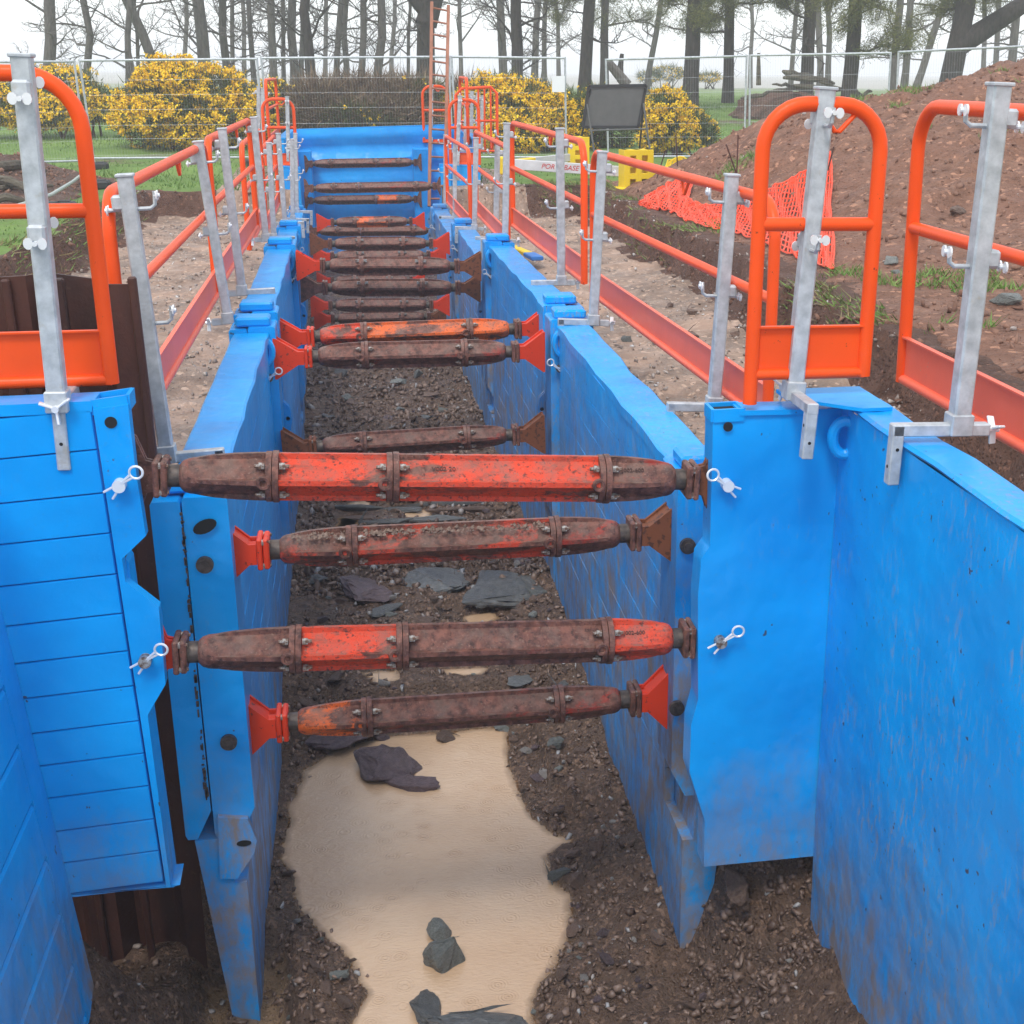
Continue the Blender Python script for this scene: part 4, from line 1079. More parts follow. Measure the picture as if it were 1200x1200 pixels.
q = MB().tube([p[0], p[1] + Vector((0, 0, -.1)), p[1] + Vector((.1, 0, 0)), p[2] + Vector((-.1, 0, 0)), p[2] + Vector((0, 0, -.1)), p[3]], .026, 8); q.build('frame', 'orange_paint', gate)
for u in (.55, .70, .85):
    MB().cyl(p[0].lerp(p[3], u) + Vector((0, 0, .08)), p[1].lerp(p[2], u) + Vector((0, 0, -.02)), .016, 8).build('bar', 'orange_paint', gate)
for v in (.04, .5):
    MB().cyl(p[0].lerp(p[1], v), p[3].lerp(p[2], v), .02, 8).build('rail', 'orange_paint', gate)
for i, (b, t, Y) in enumerate([((303, 178), (303, 101), 22.2), ((308, 178), (308, 103), 23.6), ((338, 178), (336.5, 113), 21.25), ((536, 182), (539, 112), 21.25), ((545, 178), (546.5, 105), 22), ((552, 178), (553, 107), 22.8), ((559, 178), (560, 109), 23.6), ((564, 178), (565, 112), 24.2), ((505, 165), (506, 99), 24.5)]):
    p = at(*b, Y); q = at(*t, Y); z = (q - p).normalized(); x = Vector((0, -1, 0)) if i in (2, 3, 8) else Vector((1 if i < 2 else -1, 0, 0)); x = (x - z * z.dot(x)).normalized(); y = z.cross(x)
    o = copy_tree(proto); o.matrix_world = Matrix.Translation(p) @ Matrix((x, y, z)).transposed().to_4x4() @ Matrix.Diagonal((1, 1, (q - p).length / 1.08, 1))
    tag(o, ['tall post left of the far left arch, nearer one', 'tall post left of the far left arch, farther one', 'galvanised post in the far left arched barrier', 'galvanised post in the far right arched barrier', 'first post in the row behind the far right arch', 'second post in the row behind the far right arch',
            'third post in the row behind the far right arch', 'last post in the row behind the far right arch', 'galvanised post seen through the ladder'][i], 'guard post', 'guard posts on the far pit')

# ------------------------------------------------------------------ ladder
la = thing('ladder', 'tall rusty brown ladder leaning in the far right corner of the pit', 'ladder', at(510, 242, 22.4))
p0, p1 = at(503, 242, 22.3), at(521, 242, 22.3); dz = at(506, 2, 24.2); dz2 = at(525.5, 6, 24.2)
for a, b in ((p0, dz), (p1, dz2)): MB().beam(a, b, .055, .03, (0, 1, 0), .006).build('stile', 'ladder_wood', la)
n = 15
for i in range(n):
    u = (i + .55) / n; MB().cyl(p0.lerp(dz, u), p1.lerp(dz2, u), .016, 8).build('rung', 'ladder_wood', la)

# ------------------------------------------------------------------ spoil heaps
def heap_z(X, Y):
    prof = np.interp(X + .35 * fbm(X, Y, .5, 2, 41), [3.3, 3.8, 4.3, 4.9, 5.8, 7.6, 8.4, 9.0, 10.2, 12.5, 16], [.0, .02, .18, .60, 1.05, 1.46, 1.62, 1.86, 1.86, 1.7, .2])
    yy = Y + .5 * fbm(X, Y, .45, 3, 42)
    g = np.interp(yy, [6.5, 9.0, 10.0, 13.0, 17.0, 18.4, 20.0, 22.5], [0, .04, .10, .52, 1, 1, .8, 0])
    near = .05 * np.clip((X - 3.4) / .5, 0, 1) * np.clip((22 - Y) / 3, 0, 1)
    z = .40 + prof * g + near
    z = z + (.16 * fbm(X, Y, .9, 4, 43) + .11 * fbm(X, Y, 3.0, 3, 44) + .05 * fbm(X, Y, 8, 3, 45)) * np.clip((X - 3.3) / .6, 0, 1) * np.clip(.35 + prof * g, 0, 1.0)
    edge = np.minimum(np.minimum(X - 3.66 - .25 * fbm(X, Y, 2.1, 3, 46), 16 - X), np.minimum(Y - 2.2, 22.6 - Y))
    return np.where(edge < 0, z + edge * 2.2, z)
hx = np.concatenate([np.arange(3.1, 8, .055), np.arange(8, 16.2, .11)]); hy = np.concatenate([np.arange(2.0, 6, .2), np.arange(6, 22.8, .07)])
HX, HY = np.meshgrid(hx, hy); HZ = heap_z(HX, HY)
hi = np.arange(HX.size).reshape(HX.shape); HQ = np.stack([hi[:-1, :-1], hi[:-1, 1:], hi[1:, 1:], hi[1:, :-1]], -1).reshape(-1, 4)
tag(link('spoil_heap', np_mesh('spoil_heap', np.stack([HX, HY, HZ], -1).reshape(-1, 3), HQ, 'soil_heap', smooth=True)), 'big heap of red brown soil rising behind the right bank', 'soil heap', kind='structure')
LH0 = at(0, 152, 20.5)
def heap2_z(X, Y):
    d = np.interp(X + .15 * fbm(X, Y, 1.1, 3, 51), [-11, -8, -6.6, -5.9, -5.4, -4.9, -4.55, -4.0, -3.5], [.9, 1.1, .95, .80, .55, .36, .24, .08, -.1])
    g = np.interp(Y + .3 * fbm(X, Y, .8, 3, 52), [16.2, 18.2, 19.5, 21, 22.5, 24], [-.1, .25, .75, 1, .8, -.1])
    return .38 + d * g + (.12 * fbm(X, Y, 1.6, 4, 53) + .07 * fbm(X, Y, 6, 3, 54)) * np.clip(d * g * 3, 0, 1)
hx = np.arange(-11, -3.4, .08); hy = np.arange(16, 24.2, .08)
H2X, H2Y = np.meshgrid(hx, hy); H2Z = heap2_z(H2X, H2Y)
hi = np.arange(H2X.size).reshape(H2X.shape); HQ2 = np.stack([hi[:-1, :-1], hi[:-1, 1:], hi[1:, 1:], hi[1:, :-1]], -1).reshape(-1, 4)
tag(link('spoil_heap', np_mesh('spoil_heap', np.stack([H2X, H2Y, H2Z], -1).reshape(-1, 3), HQ2, 'soil_heap_dark', smooth=True)), 'low heap of dark soil at the left picture edge, before the fence', 'soil heap', kind='structure')
def hit(px, py, fn, y0=5.0, y1=40.0):
    d = ray(px, py)
    ts = np.linspace(y0, y1, 1400) / d.y
    X = d.x * ts; Y = d.y * ts; Z = EYE + d.z * ts
    k = np.argmax(Z < fn(X, Y)); return Vector((X[k], Y[k], Z[k]))
def gz(x, y): return float(bench_z(np.array([x]), np.array([y]))[0][0])

# ------------------------------------------------------------------ stones
def hull_rock(seed, flat=.7, n=14):
    r = random.Random(seed); bm = bmesh.new()
    for i in range(n):
        v = Vector((r.gauss(0, 1), r.gauss(0, 1), r.gauss(0, 1))).normalized() * (.78 + .3 * r.random()); bm.verts.new((v.x, v.y * .8, v.z * flat))
    ret = bmesh.ops.convex_hull(bm, input=bm.verts)
    bmesh.ops.delete(bm, geom=[g for g in ret['geom_interior'] if isinstance(g, bmesh.types.BMVert)], context='VERTS')
    return bm
def rock_mesh(seed, flat, mat, cuts=2):
    bm = hull_rock(seed, flat, 13)
    bmesh.ops.bevel(bm, geom=list(bm.edges), offset=.05, segments=1, affect='EDGES')
    bmesh.ops.triangulate(bm, faces=bm.faces); bmesh.ops.subdivide_edges(bm, edges=bm.edges, cuts=2, use_grid_fill=True)
    bmesh.ops.triangulate(bm, faces=bm.faces)
    for v in bm.verts:
        q = Vector((v.co.x, v.co.y, v.co.z / max(.2, flat) * .8)) + Vector((seed * 3.1, 0, 0))
        v.co += v.co.normalized() * (.11 * mnoise.fractal(q * 1.7, .9, 2.1, 4) + .05 * mnoise.fractal(q * Vector((1, 1, 1)) * 5.0, .8, 2.1, 3))
    bmesh.ops.recalc_face_normals(bm, faces=bm.faces)
    me = bpy.data.meshes.new('rock'); bm.to_mesh(me); bm.free(); me.materials.append(M[mat]); return me
HULLS = []
for s_ in range(10):
    bm = hull_rock(100 + s_, .35 + .06 * s_, 9); bm.verts.ensure_lookup_table()
    bm.verts.index_update(); bmesh.ops.triangulate(bm, faces=bm.faces)
    HULLS.append((np.array([v.co[:] for v in bm.verts]), np.array([[v.index for v in f.verts] for f in bm.faces]))); bm.free()
def rotm(n):
    q = RNG.normal(size=(n, 4)); q /= np.linalg.norm(q, axis=1, keepdims=True); a, b, c, d = q.T
    return np.stack([np.stack([1 - 2 * (c * c + d * d), 2 * (b * c - a * d), 2 * (b * d + a * c)], -1), np.stack([2 * (b * c + a * d), 1 - 2 * (b * b + d * d), 2 * (c * d - a * b)], -1), np.stack([2 * (b * d - a * c), 2 * (c * d + a * b), 1 - 2 * (b * b + c * c)], -1)], 1)
def gravel(name, P, size, mat, tone=None):
    vs, fs, ts = [], [], []; off = 0; which = RNG.integers(0, len(HULLS), len(P))
    tone = RNG.random(len(P)) if tone is None else tone
    for k, (hv, hf) in enumerate(HULLS):
        sel = np.where(which == k)[0]
        if not len(sel): continue
        V = np.einsum('nij,vj->nvi', rotm(len(sel)), hv) * size[sel, None, None] * RNG.uniform(.6, 1.2, (len(sel), 1, 3)) + P[sel][:, None, :]
        F = hf[None] + (np.arange(len(sel)) * len(hv))[:, None, None] + off
        vs.append(V.reshape(-1, 3)); fs.append(F.reshape(-1, 3)); ts.append(np.repeat(tone[sel], len(hv))); off += V.shape[0] * V.shape[1]
    return tag(link(name, np_mesh(name, np.concatenate(vs), np.concatenate(fs), mat, np.concatenate(ts))), kind='stuff')
def scatter(n, x0, x1, y0, y1, p=1.0):
    return RNG.uniform(x0, x1, n), y0 + (y1 - y0) * RNG.random(n) ** p
X, Y = scatter(26000, -1.3, 1.7, 2.6, 9.0)
k = in_cut(X, Y); X, Y = X[k], Y[k]; Z, sdw = floor_z(X, Y)
dens = fbm(X, Y, 1.8, 3, 61) + .5; k = (sdw < np.where(RNG.random(len(X)) < .25, .05, .012)) & (RNG.random(len(X)) < np.clip(dens * 1.5, .25, 1)); X, Y, Z = X[k], Y[k], Z[k]
sz = .005 + .028 * RNG.random(len(X)) ** 3.4
gravel('gravel', np.stack([X, Y, Z + sz * .25], -1), sz, 'gravel')
X, Y = scatter(1500, 1.14, 1.68, 4.1, 4.8); Z, sdw = floor_z(X, Y); sz = .005 + .034 * RNG.random(len(X)) ** 4
gravel('gravel', np.stack([X, Y, Z + sz * .2], -1), sz, 'gravel', RNG.random(len(X)) * .55)
X, Y = scatter(9000, -.8, 1.1, 8.5, 20.0, 1.4); k = in_cut(X, Y); X, Y = X[k], Y[k]; Z, sdw = floor_z(X, Y); k = sdw < .0; X, Y, Z = X[k], Y[k], Z[k]
sz = .012 + .045 * RNG.random(len(X)) ** 3
gravel('gravel', np.stack([X, Y, Z + sz * .3], -1), sz, 'gravel')
X, Y = scatter(16000, -3.3, 3.5, 4.8, 21.0, 1.25); k = ~in_cut(X, Y) & ((fbm(X, Y, .9, 3, 62) > .02) | (RNG.random(len(X)) < .16)); X, Y = X[k], Y[k]; Z, _ = bench_z(X, Y)
k = (X < xl(Y) - .28) | (X > xr(Y) + .28); X, Y, Z = X[k], Y[k], Z[k]
sz = .008 + .028 * RNG.random(len(X)) ** 3.5
gravel('gravel', np.stack([X, Y, Z + sz * .25], -1), sz, 'gravel_bench')
X, Y = scatter(11000, 3.7, 11, 7.0, 19.5); Z = heap_z(X, Y); sz = .008 + .055 * RNG.random(len(X)) ** 7
gravel('soil_clods', np.stack([X, Y, Z + sz * .2], -1), sz, 'clods')
X, Y = scatter(2500, -8, -3.9, 17, 22.5); Z = heap2_z(X, Y); sz = .012 + .05 * RNG.random(len(X)) ** 4
gravel('soil_clods', np.stack([X, Y, Z + sz * .2], -1), sz, 'clods')
# bank face crumbs
X, Y = scatter(30000, -3.9, 3.9, 5, 21.6); Z, D = bench_z(X, Y); k = (np.abs(D - .06) < .12) & (RNG.random(len(X)) < .45) & ~in_cut(X, Y); X, Y, Z = X[k], Y[k], Z[k]; sz = .01 + .05 * RNG.random(len(X)) ** 3
gravel('soil_clods', np.stack([X, Y, Z + sz * .1], -1), sz, 'clods')

RM = {}
def rm(mat, v, flat):
    if (mat, v, flat) not in RM: RM[mat, v, flat] = rock_mesh(v * 7 + len(mat), flat, mat)
    return RM[mat, v, flat]
def floor_rock(px, py, r, mat, label, v=0, flat=.6, scale=(1, 1, 1), rot=None, sink=.3, group=None, p=None):
    if p is None: p = atz(px, py, -1.50 if py > 840 else -1.30)
    z, s_ = floor_z(np.array([p.x]), np.array([p.y])); z = max(float(z[0]), WATER - .01)
    o = link('rock', rm(mat, v, flat), None, (p.x, p.y, z + r * scale[2] * flat * (1 - sink * 2)), rot or (random.uniform(-.2, .2), random.uniform(-.2, .2), random.uniform(0, 6.3)))
    o.scale = (r * scale[0], r * scale[1], r * scale[2]); return tag(o, label, 'rock', group)
floor_rock(455, 886, .23, 'rock_purple', 'dark purple jagged rock reaching into the puddle under the lowest strut', 2, .5, (.85, 1.25, .9), (.12, .15, .5), .3)
floor_rock(482, 908, .12, 'rock_purple', 'smaller dark purple rock at the tip of the jagged one in the puddle', 4, .5, (1.5, .7, 1), (0, 0, -.3))
floor_rock(513, 1080, .08, 'rock_grey', 'greenish grey knob of rock standing in the puddle, far one', 2, .9, (.8, 1.2, 1))
floor_rock(521, 1112, .115, 'rock_grey', 'greenish grey boulder standing in the muddy puddle', 3, .8, (.95, 1.1, 1.0), (0, 0, .5))
floor_rock(565, 1192, .26, 'rock_slate', 'long dark slate slab at the near end of the puddle', 5, .35, (1.35, .55, .7), (0, .05, -.12))
floor_rock(496, 1165, .15, 'rock_slate', 'dark slate wedge beside the near puddle end, pointing up the picture', 6, .5, (.5, 1.35, .7), (0, .1, .25))
floor_rock(655, 1014, .055, 'rock_grey', 'pale grey stone at the right puddle edge', 7, .7, (1.5, .8, 1), (0, 0, .5))
floor_rock(699, 1003, .052, 'rock_brown', 'blocky brown stone above the pale grey one at the puddle edge', 8, .8)
floor_rock(672, 998, .05, 'rock_brown', 'brown stone between the puddle and the blocky stone', 2, .7)
floor_rock(678, 1028, .06, 'rock_brown', 'brown stone just right of the pale grey stone', 3, .7)
floor_rock(650, 888, .06, 'rock_grey', 'round grey stone right of the puddle, beneath the lowest strut', 9, .7)
floor_rock(630, 905, .05, 'rock_purple', 'purplish stone by the round grey stone', 4, .5)
floor_rock(965, 1158, .10, 'rock_brown', 'flat faced brown rock at the foot of the scuffed pit wall', 5, .6, (1.1, .9, 1))
floor_rock(930, 1112, .055, 'rock_grey', 'pale grey flake lying under the right end panel', 6, .5, (1, .7, 1))
floor_rock(0, 0, .13, 'rock_brown', 'dark boulder under the right end panel, left one', 1, .8, p=Vector((1.37, 4.50, 0)), sink=.1)
floor_rock(0, 0, .145, 'rock_brown', 'dark boulder under the right end panel, right one', 3, .7, (1.2, .9, 1), p=Vector((1.53, 4.50, 0)), sink=.1)
floor_rock(587, 700, .36, 'rock_slate', 'broad flat grey green slab between the second and third struts', 7, .22, (1.1, 1.2, 1), (.02, .05, .5), .18)
floor_rock(510, 690, .30, 'rock_slate', 'broad flat slate slab left of the grey green one', 8, .22, (1.2, 1.1, 1), (.03, -.03, 1.2), .2)
floor_rock(420, 700, .28, 'rock_purple', 'purple slate slab near the left wall below the second strut', 2, .25, (1.1, .9, 1), (.05, 0, 2.1), .25)
floor_rock(400, 822, .22, 'rock_purple', 'purple slab left of the small puddle', 9, .3, (1.2, .9, 1), (0, .08, .3), .25)
None and floor_rock(470, 820, .14, 'rock_purple', 'purple stone just right of the purple slab', 3, .4, (1.1, .8, 1))
None and floor_rock(560, 825, .22, 'rock_brown', 'flat brown rock above the big puddle', 4, .3, (1.3, .8, 1), None, .25)
floor_rock(530, 795, .2, 'rock_slate', 'dark slate rock beside the small puddle behind the lower front strut', 5, .35, (1.2, .7, 1))
for i in range(11):   # tilted slate bed
    px, py = 395 + i * 15 + random.uniform(-6, 6), 586 + (i % 4) * 9
    floor_rock(px, py, .24, 'rock_slate' if i % 2 else 'rock_brown', 'thin slate ridge in the tilted bed under the top front strut', i % 9, .3, (1.6, .22, .5), (.5, -.12, -.45 + random.uniform(-.1, .1)), .2, 'slate ridges in the tilted bed')
floor_rock(345, 430, .14, 'rock_grey', 'x', 1) if False else None
for (px, py, r) in ((405, 425, .11), (382, 463, .09), (450, 470, .1), (490, 446, .1), (470, 490, .08), (520, 480, .07), (408, 478, .09)):
    floor_rock(px, py, r, 'rock_grey' if random.random() < .6 else 'rock_brown', 'angular stone on the rubble bed beyond the thin dark strut', random.randrange(9), .6, (1, .9, 1), None, .3, 'stones on the far rubble bed')
SL = [(395, 640, .13), (440, 655, .11), (480, 645, .10), (545, 650, .12), (610, 668, .09), (372, 690, .10), (455, 725, .13), (630, 705, .08), (500, 735, .10), (390, 790, .11), (445, 815, .08), (610, 790, .11), (655, 800, .08), (585, 805, .09), (520, 815, .10), (365, 850, .08), (640, 845, .09),
      (400, 445, .13), (440, 432, .10), (470, 455, .12), (505, 470, .10), (415, 480, .12), (455, 500, .09), (500, 500, .12), (385, 495, .1), (530, 490, .09), (480, 478, .08)]
for i, (px, py, r) in enumerate(SL):
    m = ('rock_slate', 'rock_purple', 'rock_brown', 'rock_grey')[(i * 7 + i // 3) % 4]
    nm = {'rock_slate': 'dark slate piece', 'rock_purple': 'purple slate piece', 'rock_brown': 'flat brown slab', 'rock_grey': 'grey green slab'}[m]
    zn = 'on the rubble bed beyond the thin dark strut' if py < 520 else ('just below the pebbly strut' if py < 700 else 'near the small puddles')
    floor_rock(px, py, r, m, nm + ' half sunk ' + zn + (', left side' if px < 440 else (', right side' if px > 540 else ', middle')), i % 9, .3, (1.15, .85, 1), (random.uniform(-.15, .15), random.uniform(-.15, .15), random.uniform(0, 6)), .22, nm + 's ' + zn)
cnt = 0; tries = 0
while cnt < 215 and tries < 9000:
    tries += 1
    px, py = random.uniform(300, 1010), random.uniform(600, 1195)
    p = atz(px, py, -1.50 if py > 840 else -1.30)
    if not in_cut(np.array([p.x]), np.array([p.y]))[0] or p.x < float(xl(p.y)) + .02 and p.y > 4.4 or (p.x > float(xr(p.y)) - .03 and p.y > 4.4): continue
    if p.x > 1.52 or p.x < -1.08: continue
    z, s_ = floor_z(np.array([p.x]), np.array([p.y]))
    if s_[0] > .02: continue
    r = .018 + .036 * random.random() ** 2
    m = random.choice(['rock_brown'] * 5 + ['rock_grey', 'rock_purple', 'rock_pale'])
    if py > 860 or p.y < 4.6: zone = 'right of the big puddle' if px > 560 else 'left of the big puddle'; zone = ('far ' if py < 980 else 'near ') * 0 + zone + (', far half' if py < 1020 else ', near half')
    elif py > 780: zone = 'between the two lower struts'
    elif py > 700: zone = 'just behind the lower front strut'
    elif py > 640: zone = 'between the pebbly and lower front struts'
    else: zone = 'between the top front and pebbly struts'
    where = 'lying ' + zone + ('' if 'puddle' in zone else (', by the left wall' if px < 430 else (', by the right wall' if px > 600 else ', mid floor')))
    kind = {'rock_brown': 'wet brown stone', 'rock_grey': 'wet grey stone', 'rock_purple': 'dark purple stone', 'rock_pale': 'small pale stone'}[m]
    floor_rock(0, 0, r, m, kind + ' ' + where, random.randrange(9), .6, (1, .8, 1), None, .28, kind + 's ' + where, p=p); cnt += 1
for px, py, r, lab in ((812, 394, .075, 'dark stone lying alone on the bare bench right of the trench'), (810, 367, .06, 'squat dark clod on the bench, just beyond the lone dark stone'), (735, 396, .06, 'flat pale stone by the toe board of the right barrier'), (862, 395, .05, 'dark stone by the post on the right bench'), (785, 353, .05, 'small clod on the bench below the right bank')):
    p = atz(px, py, .03); o = link('rock', rm('rock_grey' if 'pale' in lab else 'rock_brown', 3, .6), None, (p.x, p.y, gz(p.x, p.y) + r * .3), (0, 0, random.random() * 6)); o.scale = (r * 1.2, r, r); tag(o, lab, 'rock')
for px, py, r, lab in ((1045, 308, .10, 'grey boulder resting on the slope, right of the narrow barrier'), (1178, 355, .13, 'pale boulder on the slope at the right picture edge'), (1132, 340, .06, 'pale flat stone on the slope beside the near right barrier'), (1122, 250, .12, 'brown clod on the heap behind the near right barrier'), (1050, 320, .05, 'small stone below the grey boulder on the slope')):
    p = hit(px, py, heap_z); o = link('rock', rm('rock_grey' if 'brown' not in lab else 'rock_brown', 5, .6), None, tuple(p + Vector((0, 0, r * .2))), (0, 0, random.random() * 6)); o.scale = (r * 1.25, r, r * .9); tag(o, lab, 'rock')

# ------------------------------------------------------------------ grass
X = RNG.uniform(-16, 22, 150000); Y = 15 + 38 * RNG.random(150000) ** 1.25; Z, D = bench_z(X, Y)
k = (D < -.12) & ~in_cut(X, Y) & ~((np.abs(X - .2) < 1.6) & (Y < 25)) & ~((X > 3.3) & (X < 15) & (Y < 22.4)) & ~((X < -4.2) & (Y > 17) & (Y < 23.5)) & (fbm(X, Y, .35, 4, 71) + .35 > RNG.random(len(X)) * .6)
X, Y, Z = X[k], Y[k], Z[k]; n = len(X); h = RNG.uniform(.035, .12, n) * np.clip(.7 + 1.4 * fbm(X, Y, .8, 3, 72), .4, 1.6)
Dv = np.stack([RNG.normal(0, .4, n) * h, RNG.normal(0, .4, n) * h, h], -1)
V, F, T = blades(np.stack([X, Y, Z - .005], -1), Dv, RNG.uniform(.012, .03, n), np.clip(RNG.normal(.45, .25, n) + .5 * fbm(X, Y, .6, 3, 73), 0, 1))
tag(link('grass', np_mesh('grass', V, F, 'grass_blades', T)), kind='stuff')
# tufts overhanging the bank and sparse growth on the heaps
X = RNG.uniform(-4.3, 4.4, 90000); Y = RNG.uniform(6, 21.5, 90000); Z, D = bench_z(X, Y)
k = (D < .12) & (D > -.30) & (np.abs(X) > 2.6) & ~in_cut(X, Y) & (fbm(X, Y, 1.1, 3, 74) > np.where(X > 0, .05, -.12)); X, Y, Z = X[k], Y[k], Z[k]; Z = np.where(X > 3.3, np.maximum(Z, heap_z(X, Y)), Z)
n = len(X); h = RNG.uniform(.04, .13, n); Dv = np.stack([RNG.normal(0, .5, n) * h - np.sign(X) * .5 * h, RNG.normal(0, .5, n) * h, h * RNG.uniform(.1, 1, n)], -1)
dry = RNG.random(n) < .45
for nm, kk, mt in (('grass_tufts', ~dry, 'grass_blades'), ('dry_grass', dry, 'dry_grass')):
    V, F, T = blades(np.stack([X, Y, Z], -1)[kk], Dv[kk], .013, RNG.random(kk.sum())); tag(link(nm, np_mesh(nm, V, F, mt, T)), kind='stuff')
X = RNG.uniform(3.5, 9, 60000); Y = RNG.uniform(7.5, 19, 60000); k = (fbm(X, Y, 1.3, 3, 75) > np.where(Y < 11, .34, .46)); X, Y = X[k], Y[k]; Z = heap_z(X, Y); n = len(X); h = RNG.uniform(.03, .1, n)
V, F, T = blades(np.stack([X, Y, Z], -1), np.stack([RNG.normal(0, .6, n) * h, RNG.normal(0, .6, n) * h, h], -1), .012, RNG.random(n)); tag(link('weeds', np_mesh('weeds', V, F, 'grass_blades', T)), kind='stuff')

# ------------------------------------------------------------------ gorse and bramble
def bush(name, label, cat, blobs, Y, nleaf, nflow, group, leafm='gorse_leaf', flm='gorse_flower', ls=(.05, .17), dens=1.0, fthr=-.10):
    pc = [(at(px, py, Y + dy), rx * Y / 1550, ry * Y / 1550) for px, py, rx, ry, dy in blobs]
    bx = sum(c.x for c, _, _ in pc) / len(pc); gzv = gz(bx, Y)
    root = thing(name, label, cat, (bx, Y, gzv), group, world=False)
    base = np.array([bx, Y, gzv]); wt = np.array([a * b for _, a, b in pc]); wt /= wt.sum()
    def surf(n, lo, hi):
        k = RNG.choice(len(pc), n, p=wt); d = RNG.normal(size=(n, 3)); d /= np.linalg.norm(d, axis=1, keepdims=True)
        c = np.array([[*q[0]] for q in pc])[k]; r = np.array([[q[1], (q[1] + q[2]) * .45, q[2]] for q in pc])[k]
        th = np.arctan2(d[:, 1], d[:, 0]) * 3 + k * 5; ph = np.arccos(d[:, 2]) * 4
        bump = 1 + .42 * fbm(th, ph, .9, 4, 80)
        P = c + d * r * (RNG.uniform(lo, hi, n) * bump)[:, None]
        P[:, 2] = np.maximum(P[:, 2], gzv + .02)
        return P, d
    P, d = surf(nleaf, .55, 1.02); n = len(P); L = RNG.uniform(*ls, n)
    Dv = (d * .8 + RNG.normal(0, .55, (n, 3)) + [0, 0, .3]) * L[:, None]
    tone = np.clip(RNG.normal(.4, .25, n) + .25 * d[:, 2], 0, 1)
    V, F, T = blades(P - base, Dv, RNG.uniform(.012, .028, n), tone); o = link('foliage', np_mesh('foliage', V, F, leafm, T), root); tag(o, kind='stuff')
    if nflow:
        P, d = surf(nflow, .90, 1.07); k = (fbm(P[:, 0] * 1.0 + P[:, 1], P[:, 2], 3.6, 3, 81) > fthr) & (d[:, 1] < .5); P, d = P[k], d[k]; n = len(P)
        Pc = np.repeat(P, 7, 0) + RNG.normal(0, .024, (n * 7, 3)); V, F, T = quads(Pc - base, RNG.uniform(.019, .042, n * 7), RNG.random(n * 7))
        tag(link('flowers', np_mesh('flowers', V, F, flm, T), root), kind='stuff')
    st = MB()
    for i in range(16):
        c, rx, ry = pc[i % len(pc)]; b0 = Vector((c.x + random.uniform(-.4, .4) * rx, c.y + random.uniform(-.3, .3) * rx, gzv)) - Vector(base)
        t_ = Vector((c.x + random.uniform(-.8, .8) * rx, c.y - random.uniform(-.4, .8) * rx, c.z + random.uniform(-.1, .8) * ry)) - Vector(base)
        st.tube([b0, b0.lerp(t_, .5) + Vector((random.uniform(-.1, .1), random.uniform(-.1, .1), .05)), t_], [.03, .02, .008], 5)
    link('stems', st.mesh('stems', 'bark_red'), root)
    return root
GB = 'gorse bushes beyond the fence'
bush('gorse_bush', 'big round gorse bush covered in yellow flowers, left of the trench', 'bush', [(205, 118, 44, 44, 0), (168, 135, 33, 32, 0), (255, 122, 40, 38, .3), (225, 140, 60, 30, -.3), (285, 138, 30, 32, .5), (180, 105, 22, 20, .2)], 30.5, 26000, 11000, GB)
bush('gorse_bush', 'gorse bush at the left picture edge, partly behind the barrier', 'bush', [(30, 120, 38, 26, 0), (75, 110, 36, 28, .3), (112, 122, 24, 20, 0), (-25, 120, 35, 28, 0), (60, 128, 60, 20, -.2)], 33, 15000, 6000, GB, fthr=-.02)
bush('gorse_bush', 'small gorse bush squeezed between the big round bush and the bramble hedge', 'bush', [(322, 118, 20, 20, 0), (308, 132, 18, 24, 0), (335, 128, 14, 18, 0)], 30, 5000, 2000, GB)
bush('gorse_bush', 'broad yellow gorse bush right of the ladder', 'bush', [(612, 132, 36, 36, 0), (580, 118, 34, 30, .3), (645, 138, 32, 34, -.1), (670, 140, 22, 32, .2), (540, 135, 30, 26, 0), (600, 155, 60, 26, -.3)], 29.5, 20000, 8600, GB)
bush('gorse_bush', 'narrow gorse bush behind the grey sign board', 'bush', [(698, 128, 18, 26, 0), (690, 150, 28, 28, 0), (720, 160, 24, 22, .2)], 30.5, 7000, 800, GB, fthr=.08)
bush('gorse_bush', 'gorse bush with yellow flowers right of the grey sign board', 'bush', [(782, 135, 28, 28, 0), (800, 150, 30, 24, 0), (768, 152, 24, 26, .2), (828, 158, 14, 16, 0)], 28.5, 9000, 3800, GB)
bush('gorse_bush', 'pale far off gorse bush in the mist, right of the sign', 'bush', [(783, 86, 20, 8, 0), (760, 90, 14, 6, 0)], 75, 2500, 500, 'far off gorse bushes in the mist', ls=(.1, .3))
bush('gorse_bush', 'pale far off gorse bush in the mist, between two big pine trunks', 'bush', [(832, 91, 14, 5, 0), (815, 92, 8, 4, 0)], 80, 1500, 400, 'far off gorse bushes in the mist', ls=(.1, .3))
bush('bramble_hedge', 'brown twiggy bramble hedge behind the blue end wall', 'hedge', [(375, 125, 38, 30, 0), (425, 120, 45, 30, .3), (475, 122, 42, 30, 0), (450, 140, 70, 24, -.3), (500, 130, 30, 26, .2), (400, 142, 55, 24, -.2), (545, 118, 30, 22, .8)], 29.5, 26000, 260, None, 'bramble_leaf', 'gorse_flower', (.08, .28), fthr=.25)
bush('bramble_patch', 'greener bramble patch growing in front of the brown hedge', 'hedge', [(415, 138, 38, 14, 0), (440, 152, 50, 14, 0), (500, 108, 20, 12, .4)], 28.9, 5000, 120, None, 'bramble_green', 'gorse_flower', (.06, .18), fthr=.15)

